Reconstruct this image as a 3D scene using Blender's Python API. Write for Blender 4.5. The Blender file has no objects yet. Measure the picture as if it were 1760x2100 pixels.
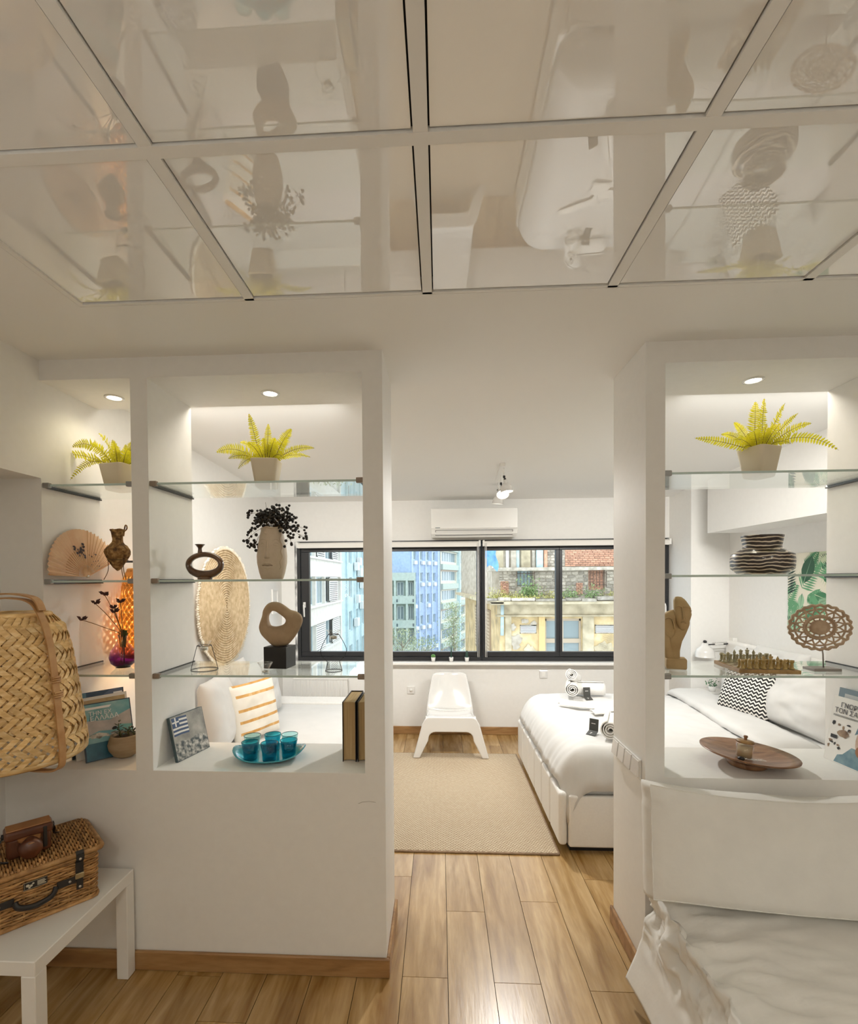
import bpy, bmesh, math, random
from math import sin, cos, pi, sqrt, radians as R
from mathutils import Vector as V, Matrix as Mx, Euler, noise
random.seed(7)
SC = bpy.context.scene
COL = SC.collection
# ---------------------------------------------------------------- camera
cd = bpy.data.cameras.new('camera')
cam = bpy.data.objects.new('camera', cd); COL.objects.link(cam)
yaw, pitch, roll = R(2.92), R(-1.0), R(0.38)
fw = V((-sin(yaw)*cos(pitch), cos(yaw)*cos(pitch), sin(pitch)))
r0 = V((cos(yaw), sin(yaw), 0)); u0 = r0.cross(fw)
rt = r0*cos(roll) - u0*sin(roll); up = u0*cos(roll) + r0*sin(roll)
cam.matrix_world = Mx(((rt.x, up.x, -fw.x, 0), (rt.y, up.y, -fw.y, 0), (rt.z, up.z, -fw.z, 1.7), (0, 0, 0, 1)))
cd.sensor_fit = 'HORIZONTAL'; cd.sensor_width = 36; cd.lens = 36*1000/1760
cd.shift_x = 29/1760; cd.shift_y = 154.5/1760
cd.clip_start = 0.05; cd.clip_end = 400
SC.camera = cam
# ---------------------------------------------------------------- sky, exposure
w = bpy.data.worlds.new('overcast_sky'); SC.world = w; w.use_nodes = True
bg = w.node_tree.nodes['Background']
bg.inputs[0].default_value = (0.90, 0.96, 1.0, 1); bg.inputs[1].default_value = 2.15
SC.view_settings.view_transform = 'Standard'; SC.view_settings.look = 'None'
SC.view_settings.exposure = 0.27; SC.view_settings.gamma = 1.0
SC.view_settings.use_curve_mapping = False
SC.cycles.use_denoising = True
SC.cycles.max_bounces = 9; SC.cycles.diffuse_bounces = 6; SC.cycles.glossy_bounces = 4
SC.cycles.transmission_bounces = 8; SC.cycles.transparent_max_bounces = 24
SC.cycles.caustics_reflective = False; SC.cycles.caustics_refractive = False
SC.cycles.sample_clamp_indirect = 6
# lamp energies (W); the bed, room and up ones feed added fill lights
E_BED_FILL, E_ROOM_FILL, E_DOWN, E_SPOT, E_RATTAN = 23, .12, 2.6, 80, 3
E_UP_FILL = 3.7
WARM = (1.0, 0.985, 0.945); NEUT = (1.0, 0.99, 0.965)
# ---------------------------------------------------------------- helpers
class MB:
    def __init__(s): s.v=[]; s.f=[]; s.m=[]; s.s=[]
    def add(s, vs, fs, mi=0, sm=False, M=None):
        o = len(s.v)
        s.v += [(M @ V(v))[:] if M else tuple(v) for v in vs]
        for f in fs: s.f.append([i+o for i in f]); s.m.append(mi); s.s.append(sm)
        return s
    def box(s, x0,x1,y0,y1,z0,z1, mi=0, M=None):
        return s.add([(x0,y0,z0),(x1,y0,z0),(x1,y1,z0),(x0,y1,z0),(x0,y0,z1),(x1,y0,z1),(x1,y1,z1),(x0,y1,z1)],
            [(0,3,2,1),(4,5,6,7),(0,1,5,4),(1,2,6,5),(2,3,7,6),(3,0,4,7)], mi, False, M)
    def quad(s, a,b,c,d, mi=0, M=None): return s.add([a,b,c,d], [(0,1,2,3)], mi, False, M)
    def tube(s, pts, r, n=6, mi=0, closed=False, M=None, flat=None):
        pts=[V(p) for p in pts]; N=len(pts)
        rs = r if isinstance(r,(list,tuple)) else [r]*N
        vs=[]; t0=None; nr=None
        for i,p in enumerate(pts):
            if closed: t=(pts[(i+1)%N]-pts[i-1])
            else: t=pts[min(i+1,N-1)]-pts[max(i-1,0)]
            t = t.normalized() if t.length>1e-9 else V((0,0,1))
            if nr is None:
                a=V((0,0,1)) if abs(t.z)<.9 else V((1,0,0)); nr=(a-t*a.dot(t)).normalized()
            else:
                nr=nr-t*nr.dot(t)
                nr = nr.normalized() if nr.length>1e-6 else t.orthogonal().normalized()
            b=t.cross(nr)
            for k in range(n):
                an=2*pi*k/n; q=nr*cos(an)*(flat or 1)+b*sin(an)
                vs.append(p+q*rs[i])
        fs=[]
        for i in range(N if closed else N-1):
            j=(i+1)%N
            for k in range(n):
                l=(k+1)%n; fs.append((i*n+k,i*n+l,j*n+l,j*n+k))
        if not closed: fs += [tuple(range(n))[::-1], tuple((N-1)*n+k for k in range(n))]
        return s.add(vs, fs, mi, n>4, M)
    def lathe(s, prof, n=24, mi=0, M=None, sm=True, mf=None):
        vs=[]; fs=[]
        for r,z in prof:
            for k in range(n): vs.append((r*cos(2*pi*k/n), r*sin(2*pi*k/n), z))
        for i in range(len(prof)-1):
            for k in range(n):
                l=(k+1)%n; fs.append((i*n+k,i*n+l,(i+1)*n+l,(i+1)*n+k))
        return s.add(vs, fs, mi, sm, M)
    def prism(s, poly, y0, y1, mi=0, M=None, sm=False):
        # poly in the xz plane, extruded along y
        n=len(poly); vs=[(x,y0,z) for x,z in poly]+[(x,y1,z) for x,z in poly]
        fs=[tuple(range(n)), tuple(range(n,2*n))[::-1]]+[(i,i+n,(i+1)%n+n,(i+1)%n) for i in range(n)]
        return s.add(vs, fs, mi, sm, M)
    def grid(s, fn, nu, nv, mi=0, cu=False, cv=False, M=None, sm=True, mif=None):
        vs=[fn(i/(nu if cu else nu-1), j/(nv if cv else nv-1)) for j in range(nv) for i in range(nu)]
        fs=[]; o=len(s.v)
        for j in range(nv if cv else nv-1):
            for i in range(nu if cu else nu-1):
                a=(i+1)%nu; b=(j+1)%nv
                fs.append((j*nu+i, j*nu+a, b*nu+a, b*nu+i))
        s.add(vs, fs, mi, sm, M)
        if mif:
            k=len(s.f)-len(fs)
            for q,f in enumerate(fs):
                i=f[0]%nu; j=f[0]//nu; s.m[k+q]=mif(i/(nu-1), j/(nv-1))
        return s
    def mesh(s, name, mats):
        me=bpy.data.meshes.new(name); me.from_pydata(s.v, [], s.f)
        for m in (mats if isinstance(mats,(list,tuple)) else [mats]): me.materials.append(m)
        me.polygons.foreach_set('material_index', s.m); me.polygons.foreach_set('use_smooth', s.s)
        me.update(); return me
    def build(s, name, mats, parent=None, bev=0, seg=2, sub=0, solid=0, loc=None, rot=None):
        o=bpy.data.objects.new(name, s.mesh(name, mats)); COL.objects.link(o)
        if parent: o.parent=parent
        if loc: o.location=loc
        if rot: o.rotation_euler=rot
        if solid:
            d=o.modifiers.new('solid','SOLIDIFY'); d.thickness=solid; d.offset=0
        if bev:
            b=o.modifiers.new('bevel','BEVEL'); b.width=bev; b.segments=seg; b.limit_method='ANGLE'; b.angle_limit=R(40)
        if sub:
            d=o.modifiers.new('sub','SUBSURF'); d.levels=sub; d.render_levels=sub
        return o
def tag(o, label=None, cat=None, group=None, kind=None):
    for k,v in (('label',label),('category',cat),('group',group),('kind',kind)):
        if v: o[k]=v
    return o
def thing(name, label, cat, loc=(0,0,0), rz=0, group=None, rot=None):
    o=bpy.data.objects.new(name, None); o.empty_display_size=.05; COL.objects.link(o)
    o.location=loc; o.rotation_euler = rot or (0,0,rz)
    return tag(o, label, cat, group)
def struct(o): o['kind']='structure'; return o
def kids(o): return [c for c in COL.objects if c.parent==o]
def copy_tree(o, parent=None):
    c=o.copy(); COL.objects.link(c)
    if parent: c.parent=parent
    for ch in kids(o): copy_tree(ch, c)
    return c
def inst(src, loc, rot=None, parent=None, name=None, scale=None):   # linked copy of a single mesh
    c=src.copy(); COL.objects.link(c); c.location=loc
    if rot: c.rotation_euler=rot
    if scale: c.scale=scale
    if parent: c.parent=parent
    return c
def T(x=0,y=0,z=0,rx=0,ry=0,rz=0,s=1):
    return Mx.Translation((x,y,z)) @ Euler((rx,ry,rz)).to_matrix().to_4x4() @ Mx.Diagonal((s,s,s,1))
def circ(r, n, z=0, ph=0): return [(r*cos(2*pi*k/n+ph), r*sin(2*pi*k/n+ph), z) for k in range(n)]
def arc(cx, cz, rx, rz, a0, a1, n): return [(cx+rx*cos(R(a0+(a1-a0)*k/n)), cz+rz*sin(R(a0+(a1-a0)*k/n))) for k in range(n+1)]
def spline(pts, n=8):
    P=[V(p) for p in pts]; out=[]
    for i in range(len(P)-1):
        a=P[max(i-1,0)]; b=P[i]; c=P[i+1]; d=P[min(i+2,len(P)-1)]
        for k in range(n):
            t=k/n; out.append(.5*((2*b)+(c-a)*t+(2*a-5*b+4*c-d)*t*t+(3*b-a-3*c+d)*t**3))
    return out+[P[-1]]
def text(body, size, mat, parent, M, name='lettering', ext=.0004, align='LEFT'):
    cu=bpy.data.curves.new('t','FONT'); cu.body=body; cu.size=size; cu.extrude=ext; cu.align_x=align
    ob=bpy.data.objects.new('t',cu); COL.objects.link(ob)
    me=bpy.data.meshes.new_from_object(ob.evaluated_get(bpy.context.evaluated_depsgraph_get()))
    bpy.data.objects.remove(ob); me.materials.clear(); me.materials.append(mat)
    o=bpy.data.objects.new(name, me); COL.objects.link(o); o.matrix_local=M
    if parent: o.parent=parent
    return o
def light(kind, name, energy, color, parent=None, loc=(0,0,0), rot=(0,0,0), **kw):
    l=bpy.data.lights.new(name, kind); l.energy=energy; l.color=color
    for k,v in kw.items(): setattr(l,k,v)
    o=bpy.data.objects.new(name,l); COL.objects.link(o); o.location=loc; o.rotation_euler=rot
    if parent: o.parent=parent
    return o
# ---------------------------------------------------------------- materials
def mat(name, col, rough=.5, metal=0, spec=.5, coat=0, sss=0, trans=0, emit=0, ior=None, coat_ior=None, sheen=0):
    m=bpy.data.materials.new(name); m.use_nodes=True; b=m.node_tree.nodes['Principled BSDF']; i=b.inputs
    i['Base Color'].default_value=(*col,1); i['Roughness'].default_value=rough; i['Metallic'].default_value=metal
    i['Specular IOR Level'].default_value=spec; i['Coat Weight'].default_value=coat
    i['Coat Roughness'].default_value=.03
    if coat_ior: i['Coat IOR'].default_value=coat_ior
    i['Transmission Weight'].default_value=trans; i['Sheen Weight'].default_value=sheen
    if sss: i['Subsurface Weight'].default_value=sss; i['Subsurface Radius'].default_value=(.02,.015,.008)
    if ior: i['IOR'].default_value=ior
    if emit: i['Emission Color'].default_value=(*col,1); i['Emission Strength'].default_value=emit
    return m
def nd(m, t, **kw):
    n=m.node_tree.nodes.new(t)
    for k,v in kw.items():
        if k in n.inputs.keys(): n.inputs[k].default_value=v
        else: setattr(n,k,v)
    return n
def lk(m, a, b): m.node_tree.links.new(a,b)
def bsdf(m): return m.node_tree.nodes['Principled BSDF']
def ramp(m, fac, stops):
    r=m.node_tree.nodes.new('ShaderNodeValToRGB'); e=r.color_ramp.elements
    while len(e)>2: e.remove(e[-1])
    for k,(p,c) in enumerate(stops):
        x = e[k] if k<2 else e.new(p)
        x.position=p; x.color=(*c,1)
    lk(m, fac, r.inputs[0]); return r
def bump(m, h, strength=.3, dist=.01):
    b=nd(m,'ShaderNodeBump'); b.inputs['Strength'].default_value=strength; b.inputs['Distance'].default_value=dist
    lk(m,h,b.inputs['Height']); lk(m,b.outputs[0],bsdf(m).inputs['Normal'])
def mapped(m, scale=(1,1,1), rot=(0,0,0)):
    tc=nd(m,'ShaderNodeTexCoord'); mp=nd(m,'ShaderNodeMapping'); mp.inputs['Scale'].default_value=scale; mp.inputs['Rotation'].default_value=rot
    lk(m,tc.outputs['Object'],mp.inputs[0]); return mp.outputs[0]
def noisy(name, stops, scale=8, rough=.6, detail=4, bumpS=0, stretch=(1,1,1), dist=.005, vary=0, **kw):
    m=mat(name, stops[0][1], rough, **kw)
    n=nd(m,'ShaderNodeTexNoise'); n.inputs['Scale'].default_value=scale; n.inputs['Detail'].default_value=detail
    co=mapped(m, stretch)
    if vary:
        oi=nd(m,'ShaderNodeObjectInfo'); ad=nd(m,'ShaderNodeVectorMath',operation='MULTIPLY_ADD')
        cb=nd(m,'ShaderNodeCombineXYZ')
        for k in range(3): lk(m,oi.outputs['Random'],cb.inputs[k])
        lk(m,cb.outputs[0],ad.inputs[0]); ad.inputs[1].default_value=(37,91,53); lk(m,co,ad.inputs[2]); co=ad.outputs[0]
    lk(m,co,n.inputs['Vector'])
    r=ramp(m,n.outputs[0],stops); out=r.outputs[0]
    if vary:
        hs=nd(m,'ShaderNodeHueSaturation'); mr=nd(m,'ShaderNodeMapRange'); lk(m,oi.outputs['Random'],mr.inputs[0])
        mr.inputs[3].default_value=1-vary; mr.inputs[4].default_value=1+vary
        lk(m,mr.outputs[0],hs.inputs['Value']); lk(m,out,hs.inputs['Color']); out=hs.outputs[0]
    lk(m,out,bsdf(m).inputs['Base Color'])
    if bumpS: bump(m,n.outputs[0],bumpS,dist)
    return m
def glass(name, tint=(1,1,1), refl=(1,1,1), rough=0.0, ior=1.5):
    # thin clear glass: straight-through light plus fresnel reflection
    m=bpy.data.materials.new(name); m.use_nodes=True; nt=m.node_tree; nt.nodes.remove(nt.nodes['Principled BSDF'])
    t=nd(m,'ShaderNodeBsdfTransparent'); t.inputs[0].default_value=(*tint,1)
    g=nd(m,'ShaderNodeBsdfGlossy'); g.inputs['Color'].default_value=(*refl,1); g.inputs['Roughness'].default_value=rough
    f=nd(m,'ShaderNodeFresnel'); f.inputs['IOR'].default_value=ior
    # the same fresnel value from either side of the sheet
    ge=nd(m,'ShaderNodeNewGeometry'); mi=nd(m,'ShaderNodeMix'); mi.data_type='FLOAT'
    lk(m,ge.outputs['Backfacing'],mi.inputs[0]); mi.inputs[2].default_value=ior; mi.inputs[3].default_value=1/ior
    lk(m,mi.outputs[0],f.inputs['IOR'])
    x=nd(m,'ShaderNodeMixShader'); lk(m,f.outputs[0],x.inputs[0]); lk(m,t.outputs[0],x.inputs[1]); lk(m,g.outputs[0],x.inputs[2])
    lk(m,x.outputs[0],nt.nodes['Material Output'].inputs[0]); return m
M_wall=noisy('wall_paint',[(.3,(.80,.79,.765)),(.7,(.82,.81,.785))],30,.65,bumpS=.03)
M_ceil=mat('ceiling_paint',(.84,.835,.815),.7)
M_gloss=mat('gloss_ceiling_panel',(.84,.835,.82),.6,spec=0,coat=1,coat_ior=2.35)
bsdf(M_gloss).inputs['Coat Roughness'].default_value=.012
M_strip=mat('white_strip',(.80,.79,.765),.45)
M_dark=mat('black_plastic',(.012,.012,.014),.4)
M_black=mat('black_frame',(.018,.018,.02),.35)
M_white=mat('white_lacquer',(.82,.81,.78),.28)
M_gls=mat('white_gloss_plastic',(.76,.75,.73),.15,coat=.5)
M_metal=mat('brushed_steel',(.62,.61,.58),.28,1)
M_chrome=mat('chrome',(.8,.8,.8),.12,1)
M_linen=noisy('white_linen',[(.3,(.80,.78,.74)),(.7,(.85,.83,.79))],60,.85,bumpS=.06,sheen=.2)
M_sheet=noisy('white_cotton',[(.3,(.64,.63,.61)),(.7,(.68,.67,.65))],7,.85,bumpS=.12,dist=.02,sheen=.15)
M_sofa=noisy('white_slipcover',[(.3,(.74,.725,.69)),(.7,(.79,.775,.735))],9,.85,bumpS=.15,dist=.02,sheen=.15)
M_leath=noisy('white_faux_leather',[(.3,(.80,.78,.745)),(.7,(.83,.81,.775))],80,.45,bumpS=.05)
M_towel=noisy('white_terry',[(.3,(.76,.745,.715)),(.7,(.84,.825,.795))],220,.95,bumpS=.5,dist=.004)
M_lamp=mat('lit_lamp',(1,.93,.80),.5,emit=14)
M_clear=glass('clear_glass')
M_pane=glass('window_glass',(.97,.99,1.0))
M_shelf=glass('shelf_glass',(.96,.985,.97),ior=1.52)
M_edge=mat('glass_edge_green',(.50,.62,.58),.15,coat=.5)
def wood_mat(name, cols, vary=.12, sc=(9,1.1,9), rough=.38):
    m=mat(name, cols[0], rough, coat=0)
    oi=nd(m,'ShaderNodeObjectInfo'); tc=nd(m,'ShaderNodeTexCoord'); mp=nd(m,'ShaderNodeMapping'); mp.inputs['Scale'].default_value=sc
    ad=nd(m,'ShaderNodeVectorMath',operation='MULTIPLY_ADD'); cb=nd(m,'ShaderNodeCombineXYZ')
    for k in range(3): lk(m,oi.outputs['Random'],cb.inputs[k])
    lk(m,tc.outputs['Object'],mp.inputs[0]); lk(m,cb.outputs[0],ad.inputs[0]); ad.inputs[1].default_value=(31,17,23); lk(m,mp.outputs[0],ad.inputs[2])
    n1=nd(m,'ShaderNodeTexNoise'); n1.inputs['Scale'].default_value=1.6; n1.inputs['Detail'].default_value=6; n1.inputs['Distortion'].default_value=.8
    lk(m,ad.outputs[0],n1.inputs['Vector'])
    n2=nd(m,'ShaderNodeTexNoise'); n2.inputs['Scale'].default_value=9; n2.inputs['Detail'].default_value=5; lk(m,ad.outputs[0],n2.inputs['Vector'])
    r1=ramp(m,n1.outputs[0],[(.28,cols[0]),(.5,cols[1]),(.72,cols[2])])
    mx=nd(m,'ShaderNodeMix'); mx.data_type='RGBA'; mx.blend_type='MULTIPLY'; mx.inputs[0].default_value=.55
    r2=ramp(m,n2.outputs[0],[(.35,(.78,.73,.68)),(.6,(1,1,1))])
    lk(m,r1.outputs[0],mx.inputs[6]); lk(m,r2.outputs[0],mx.inputs[7])
    hs=nd(m,'ShaderNodeHueSaturation'); mr=nd(m,'ShaderNodeMapRange'); lk(m,oi.outputs['Random'],mr.inputs[0]); mr.inputs[3].default_value=1-vary; mr.inputs[4].default_value=1+vary
    lk(m,mr.outputs[0],hs.inputs['Value']); lk(m,mx.outputs[2],hs.inputs['Color']); lk(m,hs.outputs[0],bsdf(m).inputs['Base Color'])
    bump(m,n2.outputs[0],.12,.003); return m
M_floor=wood_mat('oak_plank',[(.27,.14,.035),(.44,.275,.105),(.58,.40,.195)],.08,rough=.27)
bsdf(M_floor).inputs['Coat Weight'].default_value=.25; bsdf(M_floor).inputs['Coat Roughness'].default_value=.38
M_base=wood_mat('oak_baseboard',[(.22,.115,.045),(.38,.21,.085),(.44,.27,.12)],.05,sc=(1.5,9,9))
# ================================================================ room shell
YF, YB, YW = 2.05, 2.42, 5.32         # partition front / back, window wall
SILL, NTOP, ZC = .872, 2.573, 2.66    # niche sill, niche ceiling, main ceiling
XL, XR = -1.735, 1.84                 # niche outer sides
# floor of planks
fl=struct(MB().box(-2.3,3.1,-3.4,5.6,-.06,-.008).build('floor', mat('floor_gap',(.03,.018,.01),.8)))
pw,pl=.1943,1.2; off={-1:2.75,0:2.05,1:2.47,2:2.035,3:2.56,4:2.01,-2:2.3}
rr=random.Random(3); pm={}
for k in range(-11,17):
    x0=-.169+pw*k
    o=off.get(k, 2+rr.random()*1.2); y=o-pl*math.ceil((o+1.2)/pl)
    while y<5.32:
        a,b=max(y,-1.2),min(y+pl,5.33)
        L=round(b-a,3)
        if L>.04:
            if L not in pm:
                pm[L]=MB().box(-pw/2+.0013,pw/2-.0013,-L/2+.0013,L/2-.0013,-.009,0).mesh('plank',M_floor)
            q=bpy.data.objects.new('plank',pm[L]); COL.objects.link(q); q.location=(x0+pw/2,(a+b)/2,0); q.parent=fl
        y+=pl
# partition wall, left of the doorway (three uprights, sill and head)
p=MB()
p.box(-2.0,XL,YF,YB,0,ZC); p.box(XL,-.236,YF,YB,0,SILL); p.box(XL,-.236,YF,YB,NTOP,ZC)
p.box(-1.328,-1.252,YF,YB,SILL,NTOP); p.box(-.322,-.236,YF,YB,SILL,NTOP)
wl=struct(p.build('wall_centre_left',M_wall))
MB().tube([(-.352,YF,.742),(-.336,YF,.749),(-.305,YF,.752),(-.278,YF,.749)],.0011,4).build('scuff_mark',mat('grey_scuff',(.34,.32,.29),.8),wl)
p=MB()
p.box(.846,2.95,YF,YB,0,SILL); p.box(.846,2.95,YF,YB,NTOP,ZC); p.box(.846,.923,YF,YB,SILL,NTOP); p.box(XR,2.95,YF,YB,SILL,NTOP)
struct(p.build('wall_centre_right',M_wall))
# side walls
p=MB(); p.box(-2.10,-1.93,-3.3,YF,0,2.15); p.box(-2.10,XL,-3.3,YF,2.15,ZC); p.box(-2.1,-1.75,YB,YW,0,ZC)
struct(p.build('wall_left',M_wall))
p=MB(); p.box(2.8,2.95,YB,YW,0,ZC); p.box(2.6,2.8,-3.3,YF,0,ZC); p.box(2.44,2.8,4.87,YW,0,ZC); p.box(2.45,2.8,YB,4.6,2.10,ZC)
struct(p.build('wall_right',M_wall))
struct(MB().box(-2.1,2.95,-3.45,-3.3,0,ZC).build('wall_front',M_wall))
WX0,WX1,WZ0,WZ1=-1.60,2.44,.80,2.118
p=MB(); p.box(-2.1,2.95,YW,YW+.22,0,WZ0-.03); p.box(-2.1,2.95,YW,YW+.22,WZ1,ZC+.1); p.box(-2.1,WX0,YW,YW+.22,WZ0-.03,WZ1); p.box(WX1,2.95,YW,YW+.22,WZ0-.03,WZ1)
struct(p.build('wall_back',M_wall))
# bedroom ceiling (falls slightly towards the window), plain ceiling strip round the gloss panels
p=MB(); p.add([(-2.1,YF,ZC),(2.95,YF,ZC),(2.95,2.5,ZC),(-2.1,2.5,ZC),(-2.1,YW,2.553),(2.95,YW,2.553),(-2.1,YW,2.80),(2.95,YW,2.80),(-2.1,YF,2.80),(2.95,YF,2.80)],
    [(0,3,2,1),(3,4,5,2),(4,6,7,5),(6,8,9,7),(8,0,1,9),(0,8,6,4,3),(1,2,5,7,9)])
struct(p.build('ceiling',M_ceil))
GX=[-1.253,-.645,-.036,.575,1.196,1.80,2.40]; GY=[1.665,1.079,.47,-.14,-.75,-1.36,-1.97,-2.58]
fc=MB(); fc.box(-2.1,2.95,GY[0],YF,ZC,ZC+.14); fc.box(-2.1,GX[0],-3.3,GY[0],ZC,ZC+.14); fc.box(GX[-1],2.95,-3.3,GY[0],ZC,ZC+.14); fc.box(GX[0],GX[-1],-3.3,GY[-1],ZC,ZC+.14)
fc=struct(fc.build('ceiling',M_ceil))
MB().box(GX[0],GX[-1],GY[-1],GY[0],ZC+.06,ZC+.08).build('ceiling_backing',M_dark,fc)
# white grid strips and the gloss panels laid between them
for x in GX[1:-1]:
    for a,b in zip(GY[:-1],GY[1:]):
        MB().box(x-.016,x+.016,b+.0155,a-.0155 if a!=GY[0] else a-.004,ZC-.001,ZC+.012).build('grid_strip',M_strip,fc)
for y in GY[1:-1]: MB().box(GX[0]+.004,GX[-1]-.004,y-.0155,y+.0155,ZC-.002,ZC+.012).build('grid_strip',M_strip,fc)
for b in (MB().box(GX[0]+.002,GX[0]+.020,GY[-1],GY[0]-.004,ZC-.001,ZC+.012), MB().box(GX[0]+.020,GX[-1],GY[0]-.0145,GY[0]-.003,ZC-.001,ZC+.012)):
    b.build('grid_strip',M_strip,fc)
rr=random.Random(5)
for i in range(len(GX)-1):
    for j in range(len(GY)-1):
        x0,x1,y1,y0=GX[i]+.018,GX[i+1]-.018,GY[j]-.018,GY[j+1]+.018
        g=.0022; lamp=(i in (1,4) and j in (4,6))
        tx,ty=rr.uniform(-.0016,.0016),rr.uniform(-.0016,.0016)
        q=MB(); q.box((x0-x1)/2+g,(x1-x0)/2-g,(y0-y1)/2+g,(y1-y0)/2-g,0,.006)
        o=q.build('ceiling_panel',M_gloss,fc,loc=((x0+x1)/2,(y0+y1)/2,ZC+.004),rot=(tx,ty,0))
        if lamp:  # fill lamp added under the panel behind the camera, out of view
            t=thing('added_ceiling_fill','flat square white fill lamp added out of view at the %s %s of the front room ceiling'%('left' if i==1 else 'right','middle' if j==4 else 'rear'),'lamp',((x0+x1)/2,(y0+y1)/2,ZC-.03),0,'added fill lamps of the front room')
            MB().box(-.25,.25,-.25,.25,.004,.03).build('housing',M_white,t,bev=.004)
            MB().box(-.23,.23,-.23,.23,0,.004).build('diffuser',M_lamp,t)
            light('AREA','fill_light',E_ROOM_FILL,NEUT,t,(0,0,-.004),shape='SQUARE',size=.46)
# baseboards
struct(MB().box(-1.93,-.222,YF-.016,YF,0,.082).build('baseboard_left',M_base,bev=.004,seg=1))
struct(MB().box(-.236,-.222,YF,YB+.014,0,.082).build('baseboard_left',M_base,bev=.004,seg=1))
struct(MB().box(.832,2.6,YF-.016,YF,0,.082).build('baseboard_right',M_base,bev=.004,seg=1))
struct(MB().box(.832,.846,YF,YB+.014,0,.082).build('baseboard_right',M_base,bev=.004,seg=1))
struct(MB().box(-1.75,2.44,YW-.016,YW,0,.085).build('baseboard_back',M_base,bev=.004,seg=1))
# window: two black units side by side under roller blinds
M_marble=noisy('grey_marble',[(.35,(.10,.10,.10)),(.5,(.45,.44,.43)),(.62,(.8,.79,.77))],22,.3,stretch=(1,1,.35))
struct(MB().box(WX0,WX0+.026,YW-.004,YW+.16,WZ0,WZ1).build('trim_1',M_marble))
struct(MB().box(-1.66,2.44,YW-.09,YW+.2,WZ0-.03,WZ0).build('trim_2',M_white,bev=.004))
def window(n,x0,x1,cells,handle):
    t=struct(thing('window_%d'%n,None,None,((x0+x1)/2,YW,WZ0))); h=WZ1-WZ0; W=(x1-x0)/2; c=(x0+x1)/2
    f=MB(); f.box(-W,W,.0,.09,0,.045); f.box(-W,W,0,.09,h-.05,h); f.box(-W,-W+.035,0,.09,.045,h-.05); f.box(W-.035,W,0,.09,.045,h-.05)
    f.build('frame',M_black,t,bev=.003,seg=1)
    for a,b,e in cells:
        a-=c; b-=c; s=MB(); zb,zt=.10,h-.115
        s.box(a-e[0],b+e[1],.012,.075,.048,zb); s.box(a-e[0],b+e[1],.012,.075,zt,h-.052); s.box(a-e[0],a,.012,.075,zb,zt); s.box(b,b+e[1],.012,.075,zb,zt)
        s.build('sash',M_black,t,bev=.003,seg=1)
        MB().box(a,b,.04,.046,zb,zt).build('glass',M_pane,t)
    if handle is not None:
        k=MB(); k.box(-.013,.013,-.008,.012,.10,.16); k.tube([(0,-.012,.13),(0,-.035,.13),(0.004,-.04,.10),(.008,-.04,.0)],[.008,.009,.010,.008],8)
        k.build('handle',M_gls,t,bev=.002,loc=(handle-c,0,.49))
    return t
window(1,-1.574,.452,[(-1.445,.402,(.09,.012))],-1.495)
window(2,.456,2.436,[(.486,1.254,(-.006+.03-.02,.034)),(1.321,2.33,(.032,.06))],2.38)
M_blind=mat('blind_fabric',(.80,.775,.73),.7)
for n,(a,b,ch) in enumerate(((-1.56,.440,.415),(.462,2.43,.487))):
    t=thing('roller_blind',('white roller blind rolled up above the left half of the window','white roller blind rolled up above the right half of the window')[n],'blind',((a+b)/2,YW-.045,2.076),0,'roller blinds at the window')
    h=(b-a)/2
    MB().lathe([(0,-h+.02),(.026,-h+.02),(.026,h-.02),(0,h-.02)],16,0,T(ry=pi/2)).build('fabric_roll',M_blind,t)
    MB().box(-h+.02,h-.02,-.03,-.027,-.035,.012).build('blind_edge',M_blind,t)
    MB().box(-h,-h+.02,-.03,.044,-.032,.032).build('bracket',M_white,t,bev=.003); MB().box(h-.02,h,-.03,.044,-.032,.032).build('bracket',M_white,t,bev=.003)
    s=-1 if n else 1
    MB().tube([(s*(h-.03)+.008,-.034,0),(s*(h-.03)+.008,-.034,-1.22),(s*(h-.03)-.006,-.034,-1.22),(s*(h-.03)-.006,-.034,0)],.0035,5).build('pull_chain',M_gls,t)
# wall fittings
def outlet(x,z,label,holes):
    t=thing('wall_outlet',label,'outlet',(x,YW-.012,z))
    MB().box(-.042,.042,0,.012,-.042,.042).build('cover_plate',M_gls,t,bev=.004)
    if holes:
        MB().lathe([(.021,0),(.021,-.003),(.018,-.003),(.017,.008),(0,.008)],20,0,T(rx=pi/2)).build('socket',M_white,t)
        MB().lathe([(0,-.0072),(.014,-.0070),(.014,-.0065)],16,0,T(rx=pi/2)).build('socket_well',mat('grey_well',(.25,.24,.23),.5),t)
        for s in (-1,1): MB().lathe([(.003,-.004),(.003,.002),(0,.002)],8,0,T(x=s*.0095,rx=pi/2)).build('contact',M_dark,t)
    else: MB().box(-.018,.018,-.003,0,-.024,.024).build('rocker',M_white,t,bev=.002)
outlet(-.321,.482,'white wall socket low on the window wall left of the plastic chair',True)
outlet(1.115,.66,'white wall plate on the window wall behind the rolled towels',False)
t=thing('light_switch_plate','four-gang white light switch plate on the right side of the doorway','switch',(.846,2.245,.888),0)
MB().box(-.009,0,-.158,.158,-.043,.043).build('cover_plate',M_gls,t,bev=.003)
for k in range(4):
    q=MB(); y=-.117+.078*k; q.add([(-.009,y-.033,-.034),(-.009,y+.033,-.034),(-.009,y+.033,.034),(-.009,y-.033,.034),(-.020,y-.033,-.032),(-.020,y+.033,-.032),(-.012,y+.033,.033),(-.012,y-.033,.033)],
        [(0,1,2,3),(4,7,6,5),(0,4,5,1),(1,5,6,2),(2,6,7,3),(3,7,4,0)])
    q.build('rocker',M_gls,t)
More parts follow.
